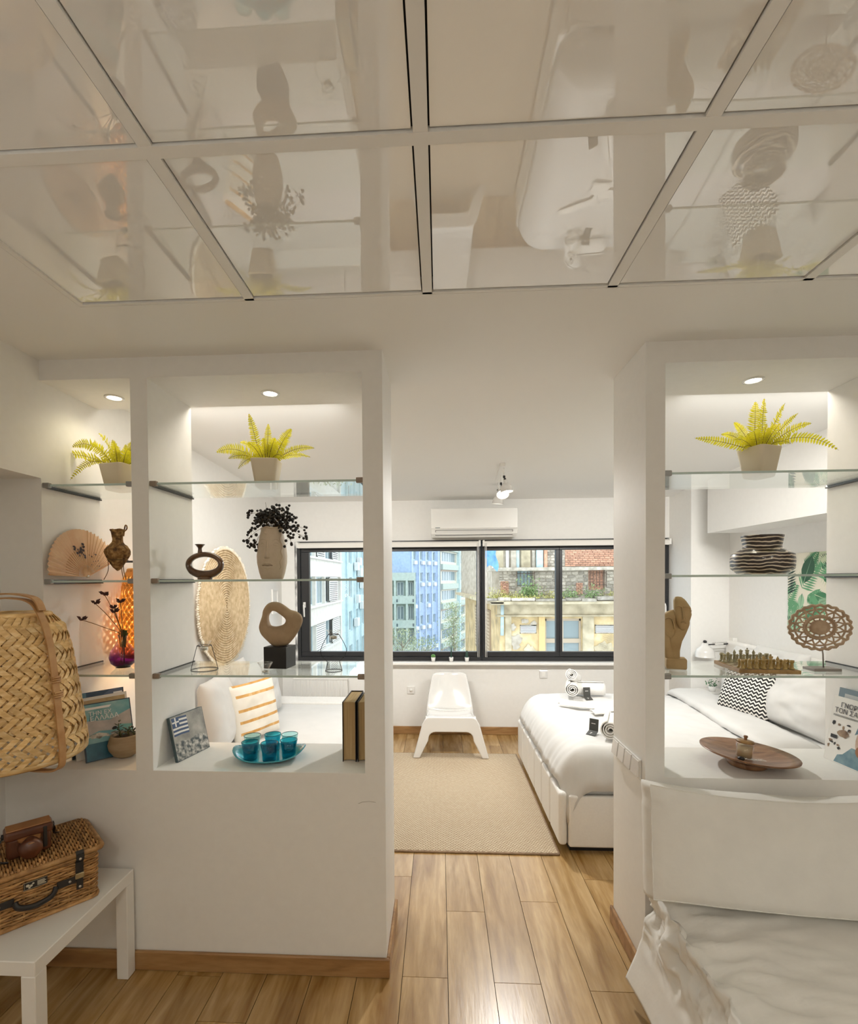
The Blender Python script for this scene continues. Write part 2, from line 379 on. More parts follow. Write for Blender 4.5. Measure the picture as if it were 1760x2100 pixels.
t=thing('wall_panel','small white framed panel on the left bedroom wall beside the window','panel',(-1.75,5.07,1.47))
q=MB(); q.box(0,.018,-.085,.085,-.13,-.112); q.box(0,.018,-.085,.085,.112,.13); q.box(0,.018,-.085,-.068,-.112,.112); q.box(0,.018,.068,.085,-.112,.112)
q.build('frame',M_white,t,bev=.002); MB().box(0,.008,-.068,.068,-.112,.112).build('face',M_linen,t)
# recessed downlights in the niche ceilings
for x,y,l in ((-1.543,2.262,'small round downlight above the fern in the narrow left niche'),(-.787,2.26,'small round downlight above the fern in the middle niche'),(1.397,2.256,'small round downlight above the fern in the right niche')):
    t=thing('downlight',l,'lamp',(x,y,NTOP),0,'niche downlights')
    MB().lathe([(.043,0),(.043,-.004),(.032,-.005),(.030,-.0015),(.030,0)],28).build('trim_ring',M_gls,t)
    MB().lathe([(0,-.0016),(.030,-.0016)],28).build('lens',M_lamp,t)
    light('SPOT','downlight_light',E_DOWN,(1,.88,.60),t,(0,0,-.008),spot_size=R(150),spot_blend=.7,shadow_soft_size=.028)
# added fill light bars, hidden on the bedroom ceiling just behind the partition
for x,l in ((-1.0,'slim white fill light bar added out of view in the bedroom over the daybed side'),(1.75,'slim white fill light bar added out of view in the bedroom over the bed side')):
    t=thing('added_ceiling_fill',l,'lamp',(x,2.495,2.657),0,'added bedroom fill lights')
    MB().box(-.5,.5,-.05,.05,-.014,.001).build('housing',M_white,t,bev=.004)
    MB().box(-.48,.48,-.04,.04,-.017,-.0145).build('diffuser',M_lamp,t)
    light('AREA','fill_light',E_BED_FILL,WARM,t,(0,0,-.02),(R(58),0,0),shape='RECTANGLE',size=.94,size_y=.06,spread=R(92))
# ================================================================ glass shelves
M_rail=mat('dark_aluminium',(.035,.034,.033),.35,.6); M_cap=noisy('bronze_cap',[(.3,(.20,.15,.11)),(.7,(.30,.24,.19))],30,.4)
M_capg=mat('grey_cap',(.30,.30,.29),.35,.5)
def shelf(x0,x1,z,label,cap):
    t=thing('glass_shelf',label,'shelf',((x0+x1)/2,YF+.012,z),0,'glass shelves in the niches'); h=(x1-x0)/2; d=.355
    MB().box(-h+.006,h-.006,.0015,d,.0,.010).build('glass_pane',M_shelf,t)
    MB().box(-h+.006,h-.006,0,.0015,.0005,.0095).build('front_edge',M_edge,t)
    for s in (-1,1):
        q=MB(); a,b=sorted((s*h,s*(h-.012))); q.box(a,b,.012,d,-.006,-.0005); a,b=sorted((s*h,s*(h-.005))); q.box(a,b,.012,d,-.0005,.013)
        q.build('side_rail',M_rail,t)
        a,b=sorted((s*h,s*(h-.030))); MB().box(a,b,-.008,.011,-.006,.0165).build('end_cap',cap,t,bev=.003)
    return t
ZS=((2.115,'top'),(1.693,'middle'),(1.278,'lowest')); 
for z,n in ZS:
    shelf(XL,-1.328,z,f'short clear glass shelf, {n} of the three in the narrow left niche',M_capg)
    shelf(-1.252,-.322,z,f'long clear glass shelf, {n} of the three in the middle niche',M_cap)
    shelf(.923,XR,z+.006,f'clear glass shelf, {n} of the three in the right niche',M_capg)
S1,S2,S3=2.1252,1.7032,1.2882     # tops, left; right ones are 6 mm higher
# ================================================================ ferns
M_pot=mat('cream_pot',(.76,.67,.51),.5); M_soil=noisy('soil',[(.3,(.03,.02,.012)),(.7,(.09,.06,.035))],60,.9)
def leafmat(name,c1,c2,tr):
    m=mat(name,c1,.45); n=nd(m,'ShaderNodeTexNoise'); n.inputs['Scale'].default_value=25; lk(m,mapped(m),n.inputs['Vector'])
    r=ramp(m,n.outputs[0],[(.35,c1),(.65,c2)]); lk(m,r.outputs[0],bsdf(m).inputs['Base Color'])
    t=nd(m,'ShaderNodeBsdfTranslucent'); t.inputs[0].default_value=(*tr,1); x=nd(m,'ShaderNodeMixShader'); x.inputs[0].default_value=.4
    lk(m,bsdf(m).outputs[0],x.inputs[1]); lk(m,t.outputs[0],x.inputs[2]); lk(m,x.outputs[0],m.node_tree.nodes['Material Output'].inputs[0]); return m
M_fern=leafmat('fern_leaf',(.46,.45,.02),(.78,.70,.04),(.80,.74,.04)); M_rachis=mat('fern_stem',(.10,.06,.02),.6)
def pot(t,w0,w1,h,rz):
    def ring(w,z,r): # rounded square
        P=[]
        for cx,cy,a in ((1,1,0),(-1,1,90),(-1,-1,180),(1,-1,270)):
            for k in range(5): P.append((cx*(w-r)+r*cos(R(a+22.5*k)), cy*(w-r)+r*sin(R(a+22.5*k)), z))
        return P
    rs=[ring(w0-.006,0,.012),ring(w0,.004,.014),ring(w1,h-.003,.018),ring(w1-.002,h,.017),ring(w1-.006,h,.015),ring(w1-.008,h-.014,.014)]
    vs=sum(rs,[]); n=20; fs=[(i*n+k,i*n+(k+1)%n,(i+1)*n+(k+1)%n,(i+1)*n+k) for i in range(5) for k in range(n)]+[tuple(range(n))[::-1]]
    m=MB().add(vs,fs,0,True); o=m.build('pot',M_pot,t,rot=(0,0,rz))
    MB().add(ring(w1-.0085,h-.014,.014),[tuple(range(n))]).build('soil',M_soil,t,rot=(0,0,rz))
def frond(t,base,tip,arch,wid,n=13,tw=0):
    b=V(base); e=V(tip); mid=(b+e)/2+V((0,0,arch)); q=MB()
    P=[b*(1-k/n)**2+mid*2*(k/n)*(1-k/n)+e*(k/n)**2 for k in range(n+1)]
    q.tube(P,[.0016*(1-.7*k/n) for k in range(n+1)],4,1)
    L=(e-b).length
    for k in range(3,2*n+1):
        u=k/(2*n); i=min(k//2,n-1); hh=(k%2)*.5 if k<2*n else 1; p=P[i]*(1-hh)+P[i+1]*hh
        tn=(P[min(i+2,n)]-P[max(i-1,0)]).normalized(); sd=tn.cross(V((0,.8,.6)))
        if sd.length<.2: sd=V((1,0,0))
        sd.normalize(); sd=(sd*cos(tw)+tn.cross(sd)*sin(tw)).normalized()
        wd=wid*1.45*(sin(pi*min(1,u*.90+.10)))**.75; l=L/n*.19
        for s in (-1,1):
            d=(sd*s+tn*.30).normalized()*wd+tn.cross(sd)*wd*random.uniform(-.35,.25)
            q.add([p-tn*l,p+d*.55-tn*l*1.1,p+d,p+d*.6+tn*l,p+tn*l*.9],[(0,1,2,3,4)],0)
    return q.build('frond',[M_fern,M_rachis],t)
def fern(x,y,z,label,rz,fr,w=.062,h=.127):
    t=thing('potted_fern',label,'plant',(x,y,z),0,'ferns on the top shelves')
    pot(t,w*.72,w,h,rz)
    for (dx,dz,dy,arch,wd) in fr:
        a=math.atan2(dy,dx); frond(t,(.018*cos(a)+random.uniform(-.01,.01),.018*sin(a),h-.016),(dx,dy,h+dz),arch,wd*random.uniform(.95,1.1),tw=random.uniform(-.5,.5) if abs(dx)>.08 else pi/2*0+random.uniform(-.3,.3))
    for k in range(12):
        a=k*2.4; frond(t,(.012*cos(a),.012*sin(a),h-.016),(.055*cos(a),.055*sin(a)*.8,h+.035+.03*(k%3)),.012,.012,8)
fernB=[(-.225,.035,-.03,.075,.024),(-.085,.225,.01,.02,.017),(.018,.165,-.02,.01,.016),(.120,.145,.0,.03,.022),(.232,.048,-.02,.055,.014),(.20,.020,.03,.05,.014),(-.145,.10,.05,.06,.014),(-.16,.0,-.05,.055,.016),(-.11,-.05,-.06,.07,.016),(.085,.12,.05,.03,.02),(-.035,.12,.05,.03,.019),(.10,-.005,-.05,.06,.016),(.06,.09,-.05,.03,.018),(-.07,.07,-.05,.04,.018)]
fern(-.80,2.235,S1,'yellow-green fern in a cream pot on the top shelf of the middle niche',.12,fernB)
fernA=[(-.315,.055,-.02,.05,.019),(-.19,.075,-.06,.11,.021),(-.125,.165,.03,.05,.020),(-.21,-.075,-.05,.12,.017),(-.05,.13,.02,.02,.02),(.05,.12,.02,.02,.02),(.16,.10,.01,.05,.02),(.20,.03,-.04,.05,.018),(-.10,.09,-.06,.05,.021),(-.15,.03,.06,.06,.018),(.08,.06,-.06,.04,.018),(.02,.09,-.07,.03,.02)]
fern(-1.515,2.255,S1,'yellow-green fern with long drooping fronds in the narrow left niche',-.18,fernA,.066,.122)
fernC=[(-.285,.045,-.02,.02,.018),(.320,-.02,-.02,.12,.018),(-.015,.205,.0,.01,.024),(.035,.225,.02,.02,.018),(.13,.205,.03,.02,.015),(.165,.15,.0,.02,.013),(.20,.095,-.03,.05,.017),(-.14,.075,.04,.05,.014),(-.09,.125,.03,.03,.017),(-.13,.03,-.04,.04,.018),(-.06,.06,-.06,.03,.022),(.10,.005,-.05,.05,.016),(.05,.09,-.06,.02,.02),(-.10,-.02,-.05,.05,.014),(.12,-.03,.06,.06,.014)]
fern(1.400,2.22,S1+.006,'yellow-green fern in a cream pot on the top shelf of the right niche',.35,fernC,.063,.130)
# ================================================================ narrow left niche
M_fanp=noisy('fan_paper',[(.3,(.78,.52,.33)),(.7,(.86,.66,.47))],14,.7); M_fanw=mat('fan_stick',(.60,.36,.17),.5); M_ink=mat('fan_ink',(.06,.04,.045),.7)
t=thing('hand_fan','open folding paper fan with painted flowers leaning on the niche wall','fan',(-1.690,2.262,S2+.006))
# the fan lies in a plane leaning back against the left wall: local a axis along -Y, b axis up and towards the wall
ea=V((-.06,-1,0)).normalized(); eb=V((-.17,0,1)).normalized(); en=ea.cross(eb)
FM=Mx(((ea.x,eb.x,-en.x,0),(ea.y,eb.y,-en.y,0),(ea.z,eb.z,-en.z,0),(0,0,0,1)))
N=26; a0,a1=158,0
def fanpt(r,k,up): 
    a=R(180-(22+ (178-22)*k/N)) ; rr_=r*(1.0 if r<.1 else 1.0); return (rr_*cos(a)*1.0, rr_*sin(a)*1.02+.012, up)
for g,(k0,k1) in enumerate(((0,9),(9,26))):
    q=MB()
    for k in range(k0,k1):
        for r_a,r_b in ((.055,.225),):
            m_=(k+.5)
            A,B=fanpt(r_a,k,0),fanpt(r_b,k,0); C,D=fanpt(r_a,m_,.004),fanpt(r_b,m_,.009); E_,F_=fanpt(r_a,k+1,0),fanpt(r_b,k+1,0)
            q.add([A,B,D,C],[(0,1,2,3)]); q.add([C,D,F_,E_],[(0,1,2,3)])
    q.build('paper_leaf',M_fanp,t).matrix_local=FM @ T(0,0,.002 if g else 0)
for k in range(N+1):
    A=V(fanpt(.0,k,.001)); B=V(fanpt(.222 if (k in (0,N) or k<11) else .13,k,.0125 if 0<k<11 else .003)); w_=.006 if k in (0,N) else .0032
    d=(B-A).normalized(); s=V((-d.y,d.x,0))*w_*.5
    q=MB().add([A-s*.5,B-s,B+s,A+s*.5,A-s*.5+V((0,0,.002)),B-s+V((0,0,.002)),B+s+V((0,0,.002)),A+s*.5+V((0,0,.002))],[(0,1,2,3),(4,7,6,5),(0,4,5,1),(1,5,6,2),(2,6,7,3),(3,7,4,0)])
    q.build('rib',M_fanw,t).matrix_local=FM @ T(0,0,.002)
q=MB(); rr=random.Random(4)
for k in range(46):
    c=V((.02+rr.gauss(0,.018),.135+rr.gauss(0,.016),.0125)) if k<30 else V((-.055+rr.gauss(0,.02),.105+rr.gauss(0,.018),.0125))
    r_=rr.uniform(.003,.008) if k<30 else rr.uniform(.002,.005)
    q.add([c+V((r_*cos(a)*rr.uniform(.5,1.2),r_*sin(a)*rr.uniform(.5,1.2),0)) for a in (0,1.05,2.1,3.14,4.2,5.2)],[(0,1,2,3,4,5)])
q.build('painted_flowers',M_ink,t).matrix_local=FM
MB().lathe([(.006,-.004),(.006,.010),(0,.010)],12).build('rivet',M_metal,t).matrix_local=FM @ T(0,.012,0)
# papier-mache amphora on wire legs
M_bark=noisy('papier_mache',[(.35,(.09,.045,.015)),(.5,(.27,.14,.045)),(.64,(.46,.29,.11))],55,.75,bumpS=.8,dist=.006)
t=thing('amphora_vase','rough brown pointed amphora on thin wire legs beside the paper fan','vase',(-1.508,2.215,S2))
prof=[(.0,.043),(.008,.045),(.030,.075),(.052,.112),(.057,.132),(.048,.154),(.030,.166),(.022,.176),(.022,.205),(.028,.228),(.032,.238),(.029,.238),(.022,.222),(.018,.19),(0,.18)]
o=MB().lathe(prof,26).build('body',M_bark,t,sub=1)
d=o.modifiers.new('rough','DISPLACE'); tx=bpy.data.textures.new('rough','CLOUDS'); tx.noise_scale=.014; d.texture=tx; d.strength=.010
MB().tube(spline([(.030,0,.224),(.046,0,.238),(.047,0,.252),(.040,0,.256),(.036,0,.240),(.031,0,.205)],5),.0032,6).build('handle',M_bark,t)
for k in range(3):
    a=R(200+120*k+ (20 if k else 0)); c,s=cos(a),sin(a)
    MB().tube(spline([(c*.040,s*.040,.100),(c*.040,s*.040,.045),(c*.058,s*.058,.0022)],6),.0016,5).build('wire_leg',M_rachis,t)
MB().tube([(.043*cos(k*pi/10),.043*sin(k*pi/10),.094) for k in range(20)],.0014,5,closed=True).build('wire_ring',M_rachis,t)
# purple glass bud vase with dark dried flowers
def tinted(name,stops,z0,z1):
    m=glass(name); n=[x for x in m.node_tree.nodes if x.type=='BSDF_TRANSPARENT'][0]
    tc=nd(m,'ShaderNodeTexCoord'); sp=nd(m,'ShaderNodeSeparateXYZ'); lk(m,tc.outputs['Object'],sp.inputs[0]); mr=nd(m,'ShaderNodeMapRange')
    mr.inputs[1].default_value=z0; mr.inputs[2].default_value=z1; lk(m,sp.outputs[2],mr.inputs[0]); r=ramp(m,mr.outputs[0],stops); lk(m,r.outputs[0],n.inputs[0]); return m
M_purp=tinted('purple_glass',[(0,(.04,.005,.05)),(.30,(.36,.08,.40)),(.5,(.80,.55,.74)),(.8,(.97,.92,.92)),],0,.15)
t=thing('bud_vase','round purple glass bud vase on the lowest shelf of the narrow left niche','vase',(-1.510,2.245,S3))
MB().lathe([(.0,.0015),(.030,.001),(.052,.022),(.060,.050),(.052,.080),(.030,.112),(.021,.135),(.024,.152),(.0225,.152),(.0195,.135),(.028,.110),(.0,.10)][:10],32).build('glass_body',M_purp,t)
MB().lathe([(0,0),(.032,0),(.030,.004),(0,.004)],24).build('base',M_purp,t)
fl_=thing('dried_flowers','dark wine-red dried flowers on thin stems in the purple bud vase','flowers',(-1.510,2.245,S3))
M_wine=noisy('wine_petal',[(.3,(.018,.008,.010)),(.7,(.09,.022,.018))],40,.6); M_stem=mat('dry_stem',(.22,.12,.05),.7); M_moss=noisy('dry_moss',[(.3,(.06,.07,.02)),(.7,(.16,.17,.05))],50,.9)
rr=random.Random(11)
for k,(tx_,tz,ty) in enumerate(((-.185,.228,-.02),(-.125,.305,-.01),(-.085,.345,.0),(-.030,.285,-.02),(-.015,.31,.01),(-.02,.265,-.03))):
    MB().tube(spline([(rr.uniform(-.012,.02),rr.uniform(-.01,.01),.02),(0,0,.145),(tx_*.45,ty*.5,.145+(tz-.145)*.55),(tx_,ty,tz)],6),.0017,5).build('stem',M_stem,fl_)
    q=MB()
    for p in range(5):
        a=p*1.256+k; d=V((cos(a)*.8,sin(a)*.5,.45+.3*sin(a*2))).normalized(); c=V((tx_,ty,tz)); sd=d.cross(V((.3,1,.2))).normalized(); L=rr.uniform(.022,.036); W=.009
        q.add([c,c+d*L*.5+sd*W,c+d*L+V((0,0,-.003)),c+d*L*.5-sd*W,c+d*L*.55+V((0,-.005,0))],[(0,1,4),(1,2,4),(2,3,4),(3,0,4)])
    q.lathe([(0,-.004),(.006,-.002),(.005,.004),(0,.006)],8,0,T(tx_,ty,tz)); q.build('blossom',M_wine,fl_,solid=.0012)
q=MB()
for k in range(26):
    a=rr.random()*6.28; q.tube([(.010*cos(a),.010*sin(a),.092+rr.random()*.02),(.013*cos(a),.013*sin(a),.135),(.018*cos(a+.3)*rr.uniform(.6,1.4),.018*sin(a+.3),.150+rr.random()*.03)],.0022,4)
q.build('moss_tuft',M_moss,fl_)
# magazines leaning on the wall, succulent bowl
def cover(parent,W,H,z,items,mats,name='cover_print'):   # flat print: polygons laid on the cover face (local x right, y up)
    q=MB()
    for k,(poly,mi) in enumerate(items): q.add([(x*W,y*H,z+.0001*(k+1)) for x,y in poly],[tuple(range(len(poly)))],mi)
    return q.build(name,mats,parent)
def rect(x0,y0,x1,y1): return [(x0,y0),(x1,y0),(x1,y1),(x0,y1)]
def ell(cx,cy,rx,ry,n=14,j=0):
    r_=random.Random(int(cx*100+cy*37)); return [(cx+rx*(1+j*r_.uniform(-1,1))*cos(2*pi*k/n),cy+ry*(1+j*r_.uniform(-1,1))*sin(2*pi*k/n)) for k in range(n)]
def booklet(name,label,cat,P,ux,uy,W,H,D,covm,pagem,group=None):
    # P lower-left corner of the front cover, ux along the bottom edge, uy up the cover
    ux=V(ux).normalized(); uy=(V(uy)-ux*V(uy).dot(ux)).normalized(); un=ux.cross(uy)
    t=thing(name,label,cat,P,0,group); t.matrix_world=Mx(((ux.x,uy.x,un.x,P[0]),(ux.y,uy.y,un.y,P[1]),(ux.z,uy.z,un.z,P[2]),(0,0,0,1)))
    MB().box(.001,W-.002,.002,H-.002,-D+.0012,-.0012).build('pages',pagem,t)
    q=MB(); q.box(0,W,0,H,-.0012,0); q.box(0,W,0,H,-D,-D+.0012); q.box(-.001,.001,0,H,-D,0); q.build('cover',covm,t); return t
M_page=mat('paper_pages',(.78,.74,.66),.8); M_navy=mat('navy_cover',(.025,.045,.075),.35); M_blu=noisy('sea_photo',[(.3,(.05,.16,.25)),(.7,(.10,.30,.40))],9,.3)
M_sky=noisy('teal_print',[(.25,(.10,.30,.36)),(.5,(.22,.45,.48)),(.75,(.40,.58,.56))],12,.3); M_tan=mat('tan_print',(.55,.38,.20),.5); M_rock=noisy('pale_rock_print',[(.3,(.38,.36,.34)),(.7,(.55,.50,.46))],20,.4)
M_deep=noisy('deep_sea_print',[(.3,(.02,.09,.14)),(.7,(.05,.19,.27))],14,.3); M_wpr=mat('white_print',(.85,.84,.82),.5); M_foam=noisy('foam_print',[(.4,(.15,.14,.12)),(.6,(.62,.58,.50))],40,.5); M_blk=mat('black_print',(.02,.02,.02),.5); M_greenp=noisy('shallows_print',[(.3,(.10,.33,.33)),(.7,(.25,.50,.45))],18,.4)
# rear and middle magazines stand close to the wall, the front one leans further out
t=booklet('magazine','tall magazine with a dark blue cover standing rearmost against the niche wall','magazine',(-1.694,2.150,.8745),(.55,.8,0),(-.13,.05,1),.235,.295,.010,M_navy,M_page,'magazines in the narrow left niche')
cover(t,.235,.295,0,[(rect(0,.9,.3,1),1),(rect(.3,.9,.98,1),0),([(.55,.9),(.75,1),(.98,1),(.98,.92)],2),(rect(.8,.915,.97,.945),3)],[mat('navy_print',(.06,.10,.16),.4),mat('steel_blue_print',(.13,.27,.36),.4),mat('slate_print',(.12,.16,.25),.4),M_wpr])
t=booklet('magazine','cream magazine with a tan picture on its cover in the middle of the stack','magazine',(-1.662,2.135,.8745),(.55,.8,0),(-.20,.06,1),.235,.278,.007,mat('cream_cover',(.78,.74,.66),.4),M_page,'magazines in the narrow left niche')
cover(t,.235,.278,0,[(rect(.07,.30,.96,.95),0),([(.55,.95),(.75,.78),(.96,.86),(.96,.95)],1)],[M_tan,noisy('ochre_print',[(.3,(.42,.30,.12)),(.7,(.62,.45,.25))],20,.5)])
t=booklet('magazine','travel magazine with a turquoise sea cover leaning in front of the others','magazine',(-1.603,2.115,.8745),(.62,.75,0),(-.34,.08,1),.205,.262,.009,M_navy,M_page,'magazines in the narrow left niche')
cover(t,.205,.262,0,[(rect(.02,.012,.98,.985),0),(rect(.02,.012,.98,.30),1),([(.02,.42),(.3,.5),(.6,.47),(.7,.40),(.98,.36),(.98,.55),(.98,.8),(.72,.72),(.55,.66),(.1,.70),(.02,.66)],2),([(.55,.45),(.75,.55),(.98,.52),(.98,.36),(.7,.34)],3),(ell(.30,.42,.22,.045,16,.3),4),(ell(.66,.385,.18,.05,14,.3),4),(ell(.62,.50,.05,.03,8,.3),5),([(.05,.89),(.55,.89),(.6,.93),(.05,.93)],6)],[M_sky,M_deep,M_rock,M_greenp,M_foam,M_blk,M_wpr])
text('ΤΗΝ ΕΧ',.026,M_wpr,t,T(.026,.205,.0012)); text('ΕΛΛΑΔΑ',.030,M_wpr,t,T(.030,.180,.0012))
M_stone=noisy('stone_pot',[(.3,(.30,.21,.12)),(.7,(.45,.35,.23))],8,.8,bumpS=.15,stretch=(1,1,4))
t=thing('succulent_bowl','round brown stoneware bowl of succulents beside the magazines','plant',(-1.487,2.215,SILL+.0005))
MB().lathe([(0,0),(.032,0),(.050,.012),(.068,.040),(.072,.062),(.064,.092),(.058,.104),(.053,.104),(.058,.088),(.0,.088)],32).build('bowl',M_stone,t)
MB().lathe([(.057,.0895),(.02,.098),(0,.098)],20).build('soil',M_soil,t)
M_succ=noisy('succulent_leaf',[(.3,(.03,.05,.035)),(.6,(.09,.12,.09)),(.8,(.35,.33,.27))],30,.45)
rr=random.Random(2)
for n,(bx,by,hh) in enumerate(((-.025,.0,.062),(-.005,-.02,.03),(.02,.0,.028),(.035,.015,.032),(.0,.025,.03))):
    MB().tube([(bx,by,.093),(bx-.006,by,.093+hh)],[.003,.002],6).build('stem',M_moss,t)
    for k in range(7):
        a=k*2.4+n; z=.098+hh*(.25+.75*k/6); L=rr.uniform(.018,.028); d=V((cos(a),sin(a)*.8,rr.uniform(.1,.8))).normalized(); c=V((bx-.004,by,z)); s=d.cross(V((0,0,1))).normalized()*.0065; u=d.cross(s).normalized()*.0025
        q=MB().add([c,c+d*L*.55+s,c+d*L,c+d*L*.55-s,c+d*L*.5+u,c+d*L*.5-u],[(0,1,4),(1,2,4),(2,3,4),(3,0,4),(1,0,5),(2,1,5),(3,2,5),(0,3,5)],0,True); q.build('leaf',M_succ,t)
# ================================================================ middle niche
M_bronze=noisy('bronze_glaze',[(.3,(.045,.020,.008)),(.7,(.19,.085,.03))],9,.22,coat=.6)
t=thing('ring_vase','dark bronze-glazed ring vase with a flared neck on the middle shelf','vase',(-1.100,2.235,S2))
q=MB(); n=56
def ringpt(u,v):
    a=2*pi*u; b=2*pi*v; ca,sa=cos(a),sin(a); th=.0125+.0075*max(0,-sa)**1.5; 
    cx,cz=.078*ca,.0475*sa; nx,nz=ca/.078,sa/.0475; l=sqrt(nx*nx+nz*nz); nx/=l; nz/=l
    return (cx+nx*th*cos(b), .017*sin(b), .070+cz+nz*th*cos(b))
q.grid(ringpt,n,14,0,True,True); q.build('ring_body',M_bronze,t)
MB().lathe([(.030,.0),(.034,.003),(.028,.014),(0,.014)],24).build('foot',M_bronze,t)
MB().lathe([(.011,.124),(.0085,.140),(.009,.148),(.018,.160),(.023,.1635),(.021,.1655),(.008,.155),(0,.150)],24,0,T(x=-.022)).build('neck',M_bronze,t)
# face vase
M_clay=noisy('beige_ceramic',[(.3,(.56,.46,.34)),(.7,(.62,.52,.40))],26,.6,bumpS=.04)
t=thing('face_vase','beige ceramic vase modelled as a face on the middle shelf','vase',(-.775,2.225,S2),.17)
pf=[(0,0),(.046,0),(.050,.004),(.058,.030),(.067,.075),(.068,.105),(.064,.150),(.055,.195),(.049,.222),(.049,.236),(.046,.236),(.045,.222),(.050,.190),(0,.16)]
def rad(z):
    for (r_a,za),(r_b,zb) in zip(pf[1:10],pf[2:11]):
        if za<=z<=zb: return r_a+(r_b-r_a)*(z-za)/max(zb-za,1e-6)
    return .05
MB().lathe(pf,36).build('body',M_clay,t)
def onface(x,z,o=0): r_=rad(z)+o; y=-sqrt(max(r_*r_-x*x,1e-6)); return (x,y,z)
def relief(pts,rs,name,n=6,k=6): 
    P=spline([onface(x,z) for x,z in pts],k); N=len(P); rr_=[rs[0]+(rs[1]-rs[0])*sin(pi*i/(N-1)) for i in range(N)]
    return MB().tube(P,rr_,n).build(name,M_clay,t)
q=MB(); NZ=[(.172,.003,.003),(.15,.005,.006),(.125,.007,.009),(.108,.010,.014),(.098,.014,.016),(.092,.011,.006)]
def nose(u,v):
    i=min(int(v*5),4); f=v*5-i; z,wd,pr=[NZ[i][k]*(1-f)+NZ[i+1][k]*f for k in range(3)]
    x=(-1+2*u)*wd; b=onface(x-.012,z); return (b[0],b[1]-pr*max(0,1-abs(-1+2*u)**1.7)+.001,b[2])
q.grid(nose,9,16); q.build('nose',M_clay,t)
relief([(-.014,.172),(-.020,.180),(-.034,.182),(-.046,.176)],(.001,.0022),'brow'); relief([(.012,.172),(.024,.181),(.036,.176),(.043,.162)],(.001,.0025),'brow')
for sx in (-.032,.028):
    relief([(sx-.012,.156),(sx-.004,.164),(sx+.005,.163),(sx+.012,.155)],(.0008,.0022),'eyelid'); relief([(sx-.012,.156),(sx,.150),(sx+.011,.154)],(.0006,.0016),'eyelid')
relief([(-.040,.062),(-.028,.070),(-.018,.073),(-.012,.070),(-.004,.073),(.008,.068),(.016,.060)],(.001,.0042),'lip'); relief([(-.038,.060),(-.022,.052),(-.008,.050),(.006,.055),(.015,.060)],(.001,.0045),'lip')
MB().tube([onface(x,z,.0008) for x,z in ((-.034,.0615),(-.022,.063),(-.012,.061),(0,.063),(.012,.060))],.0016,5).build('mouth_line',mat('umber',(.16,.10,.06),.7),t)
relief([(.040,.232),(.046,.205),(.043,.180),(.052,.150),(.048,.125),(.053,.100),(.044,.078),(.046,.055),(.040,.044)],(.002,.0042),'hair_strand'); relief([(-.048,.228),(-.02,.236),(.01,.232),(.035,.236)],(.002,.004),'hair_strand'); relief([(-.02,.232),(-.028,.215),(-.016,.205),(-.010,.216)],(.0015,.003),'hair_strand')
# dried berries in the face vase
t=thing('berry_branches','black dried berries on fine twigs in the face vase','flowers',(-.775,2.225,S2+.20))
M_berry=mat('black_berry',(.014,.011,.010),.45); rr=random.Random(21); q=MB(); bq=MB()
def berry(c,r_): bq.lathe([(0,-r_),(r_*.8,-r_*.6),(r_,0),(r_*.8,r_*.6),(0,r_)],7,0,T(*c))
for k in range(50):
    a=rr.uniform(0,2*pi); sp=rr.choice((.05,.07,.09)) if k<34 else rr.choice((.02,.035,.055)); tip=V((cos(a)*sp*1.15,sin(a)*sp*.55,rr.uniform(.03,.125)-.5*max(0,sp-.06)))
    if 26<=k<34: s=(-1 if k%2 else 1); tip=V((s*rr.uniform(.07,.105),rr.uniform(-.05,.0),rr.uniform(-.055,.03)))
    if k in (30,32): tip=V((.15,-.03,.03-.04*(k==32)))
    P=spline([(0,0,-.02),(cos(a)*.02,sin(a)*.02,.04),(tip*.6+V((0,0,.035)))[:],tip[:]],5); q.tube(P,.0007,4)
    for b in range(7):
        c=tip+V((rr.gauss(0,.014),rr.gauss(0,.012),rr.gauss(0,.014))); q.tube([P[-3],(P[-1]+c)/2,c],.0005,3); berry(c,rr.uniform(.0058,.0082))
q.tube([(0,0,0),(-.02,0,.08),(-.028,0,.155)],.0007,4)
q.build('twigs',M_rachis,t); tag(bq.build('berries',M_berry,t),kind='stuff')
# abstract sculpture
M_clay2=noisy('tan_clay',[(.3,(.36,.25,.15)),(.7,(.44,.32,.20))],22,.75,bumpS=.05)
t=thing('abstract_sculpture','tan pierced abstract sculpture on a black cube base on the lowest shelf','sculpture',(-.752,2.262,S3+.0002))
MB().box(-.060,.052,-.052,.052,0,.100).build('base',mat('black_block',(.012,.011,.012),.45),t,bev=.0015,rot=(0,0,-.14))
outer=[(-.030,.098),(-.058,.120),(-.088,.150),(-.100,.180),(-.097,.205),(-.086,.240),(-.080,.270),(-.060,.298),(-.030,.308),(.000,.303),(.025,.288),(.050,.270),(.078,.262),(.100,.245),(.107,.220),(.098,.190),(.080,.158),(.058,.128),(.032,.103),(.008,.097)]
inner=[(-.050,.200),(-.057,.222),(-.054,.248),(-.040,.264),(-.020,.262),(.000,.248),(.020,.232),(.027,.218),(.018,.203),(-.004,.194),(-.028,.192)]
def loop(P,u):
    n=len(P); f=(u%1)*n; i=int(f); fr=f-i; a,b,c,d=[V((*P[(i+k-1)%n],0)) for k in range(4)]
    v=.5*((2*b)+(c-a)*fr+(2*a-5*b+4*c-d)*fr*fr+(3*b-a-3*c+d)*fr**3); return v
oc=V((0,.2,0)); 
